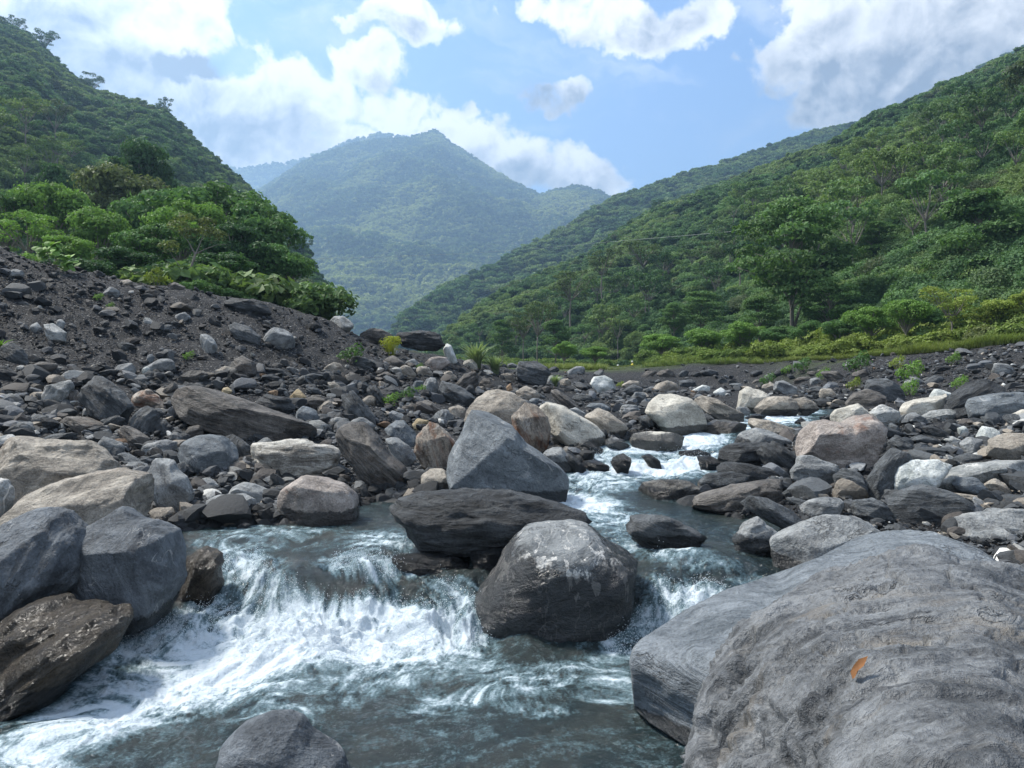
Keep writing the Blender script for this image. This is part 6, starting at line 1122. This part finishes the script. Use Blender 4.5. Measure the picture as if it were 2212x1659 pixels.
# ---------------------------------------------------------------- two riders on the terrace
def skin(name, joints, edges, mat, parent):
    me = bpy.data.meshes.new(name); me.from_pydata([j[:3] for j in joints], edges, []); me.materials.append(mat); o = obj(name, me, parent)
    sm_ = o.modifiers.new('skin', 'SKIN'); sm_.use_smooth_shade = True
    for i, j in enumerate(joints): me.skin_vertices[0].data[i].radius = (j[3], j[3])
    me.skin_vertices[0].data[0].use_root = True; o.modifiers.new('sub', 'SUBSURF').levels = 1; return o
def plain(name, c, ro=.6): return material(name, lambda t: t.out(t.n('ShaderNodeBsdfPrincipled', {'Base Color': (*c, 1), 'Roughness': ro})))
m_yel, m_red, m_skin, m_helm, m_trs, m_blk, m_bike = plain('yellow_cloth', (.85, .72, .05)), plain('red_cloth', (.45, .12, .10)), plain('skin', (.35, .2, .13)), plain('white_plastic', (.85, .85, .82), .3), plain('dark_trousers', (.03, .03, .045)), plain('black_rubber', (.02, .02, .02)), plain('red_paint', (.35, .05, .04), .3)
def ball(name, c, r, mat, parent, sc=(1, 1, 1)):
    v_, f_ = ICO[3]; return obj(name, mesh_np(name, v_ * np.array(sc) * r + np.array(c), f_, mat), parent)
def rider(u, d, z, cloth, lab, labb, rz):
    x = (u - CU) / F * d
    e = bpy.data.objects.new('motor_scooter', None); link(e); e.location = (x, d, z); e.rotation_euler = (0, 0, rz)
    for wx in (-.62, .62):
        tv, tf = tube([[(wx + .21 * math.cos(a), 0, .26 + .21 * math.sin(a), .05) for a in np.linspace(0, 6.283, 17)]]); wh = obj('wheel', mesh_np('wheel', tv, tf, m_blk), e); hv, hf = tube([[(wx, -.03, .26, .11), (wx, .03, .26, .11)]], 10); obj('rim', mesh_np('rim', hv, hf, m_helm), wh)
    bv, bf = tube([[(-.66, 0, .52, .05), (-.45, 0, .56, .15), (-.1, 0, .52, .14), (.05, 0, .32, .10), (.3, 0, .30, .09), (.45, 0, .62, .08), (.42, 0, .92, .05)]], 10); obj('body', mesh_np('body', bv, bf, m_bike), e)
    sv, sf = tube([[(-.6, 0, .70, .07), (-.3, 0, .72, .10), (0, 0, .68, .08)]], 8); obj('seat', mesh_np('seat', sv, sf, m_blk), e)
    hv, hf = tube([[(.42, -.3, 1.0, .02), (.46, 0, .96, .025), (.42, .3, 1.0, .02)]], 6); obj('handlebar', mesh_np('handlebar', hv, hf, m_blk), e); ball('headlight', (.52, 0, .9), .07, m_helm, e)
    tag(e, labb, 'scooter')
    p = bpy.data.objects.new('person', None); link(p); p.location = (x, d, z); p.rotation_euler = (0, 0, rz)
    J = [(-.25, 0, .86, .15), (-.22, 0, 1.1, .14), (-.17, 0, 1.32, .13), (-.14, 0, 1.44, .06), (-.12, 0, 1.54, .06)]; E = [(0, 1), (1, 2), (2, 3), (3, 4)]
    for s in (-1, 1):
        k = len(J); J += [(-.17, s * .17, 1.36, .06), (-.02, s * .24, 1.12, .045), (.24, s * .27, 1.03, .035), (.38, s * .27, 1.03, .03)]; E += [(2, k), (k, k + 1), (k + 1, k + 2), (k + 2, k + 3)]
        k = len(J); J += [(-.2, s * .1, .82, .09), (.14, s * .16, .80, .075), (.16, s * .15, .42, .05), (.28, s * .15, .36, .035)]; E += [(0, k), (k, k + 1), (k + 1, k + 2), (k + 2, k + 3)]
    skin('body', J, E, m_skin, p)
    skin('shirt', [(q[0], q[1], q[2], q[3] + .02) for q in (J[0], J[1], J[2], J[5], J[6], J[13], J[14])], [(0, 1), (1, 2), (2, 3), (3, 4), (2, 5), (5, 6)], cloth, p)
    skin('trousers', [(q[0], q[1], q[2] - .01, q[3] + .015) for q in (J[0], J[9], J[10], J[11], J[17], J[18], J[19])], [(0, 1), (1, 2), (2, 3), (0, 4), (4, 5), (5, 6)], m_trs, p)
    hd = ball('head', (-.1, 0, 1.62), .105, m_skin, p, (.95, .8, 1.15)); ball('helmet', (-.12, 0, 1.68), .15, m_helm, p, (1.05, .92, .85)); ball('nose', (.0, 0, 1.60), .02, m_skin, hd)
    tag(p, lab, 'person')
rider(1364, 118, 1.95, m_yel, 'person in a bright yellow top and white helmet riding along the terrace', 'scooter under the rider in yellow, half hidden by grass', math.radians(190))
rider(1334, 104, 1.35, m_red, 'person in a reddish top and pale helmet riding beside the dark bank end', 'red scooter under the rider in the reddish top', math.radians(235))
# ---------------------------------------------------------------- air
hz = bmesh.new(); bmesh.ops.create_cube(hz, size=1); hm = bpy.data.meshes.new('haze'); hz.to_mesh(hm); hz.free()
HAZE = .00034
hm.materials.append(material('haze_air', lambda t: t.out(None, t.n('ShaderNodeVolumePrincipled', {'Color': (.42, .67, 1, 1), 'Density': HAZE, 'Anisotropy': .35}).outputs[0])))
h = obj('haze', hm); h.location = (0, 2300, 448); h.scale = (9000, 6400, 902); tag(h, 'pale blue haze filling the valley air', 'haze', kind='stuff')
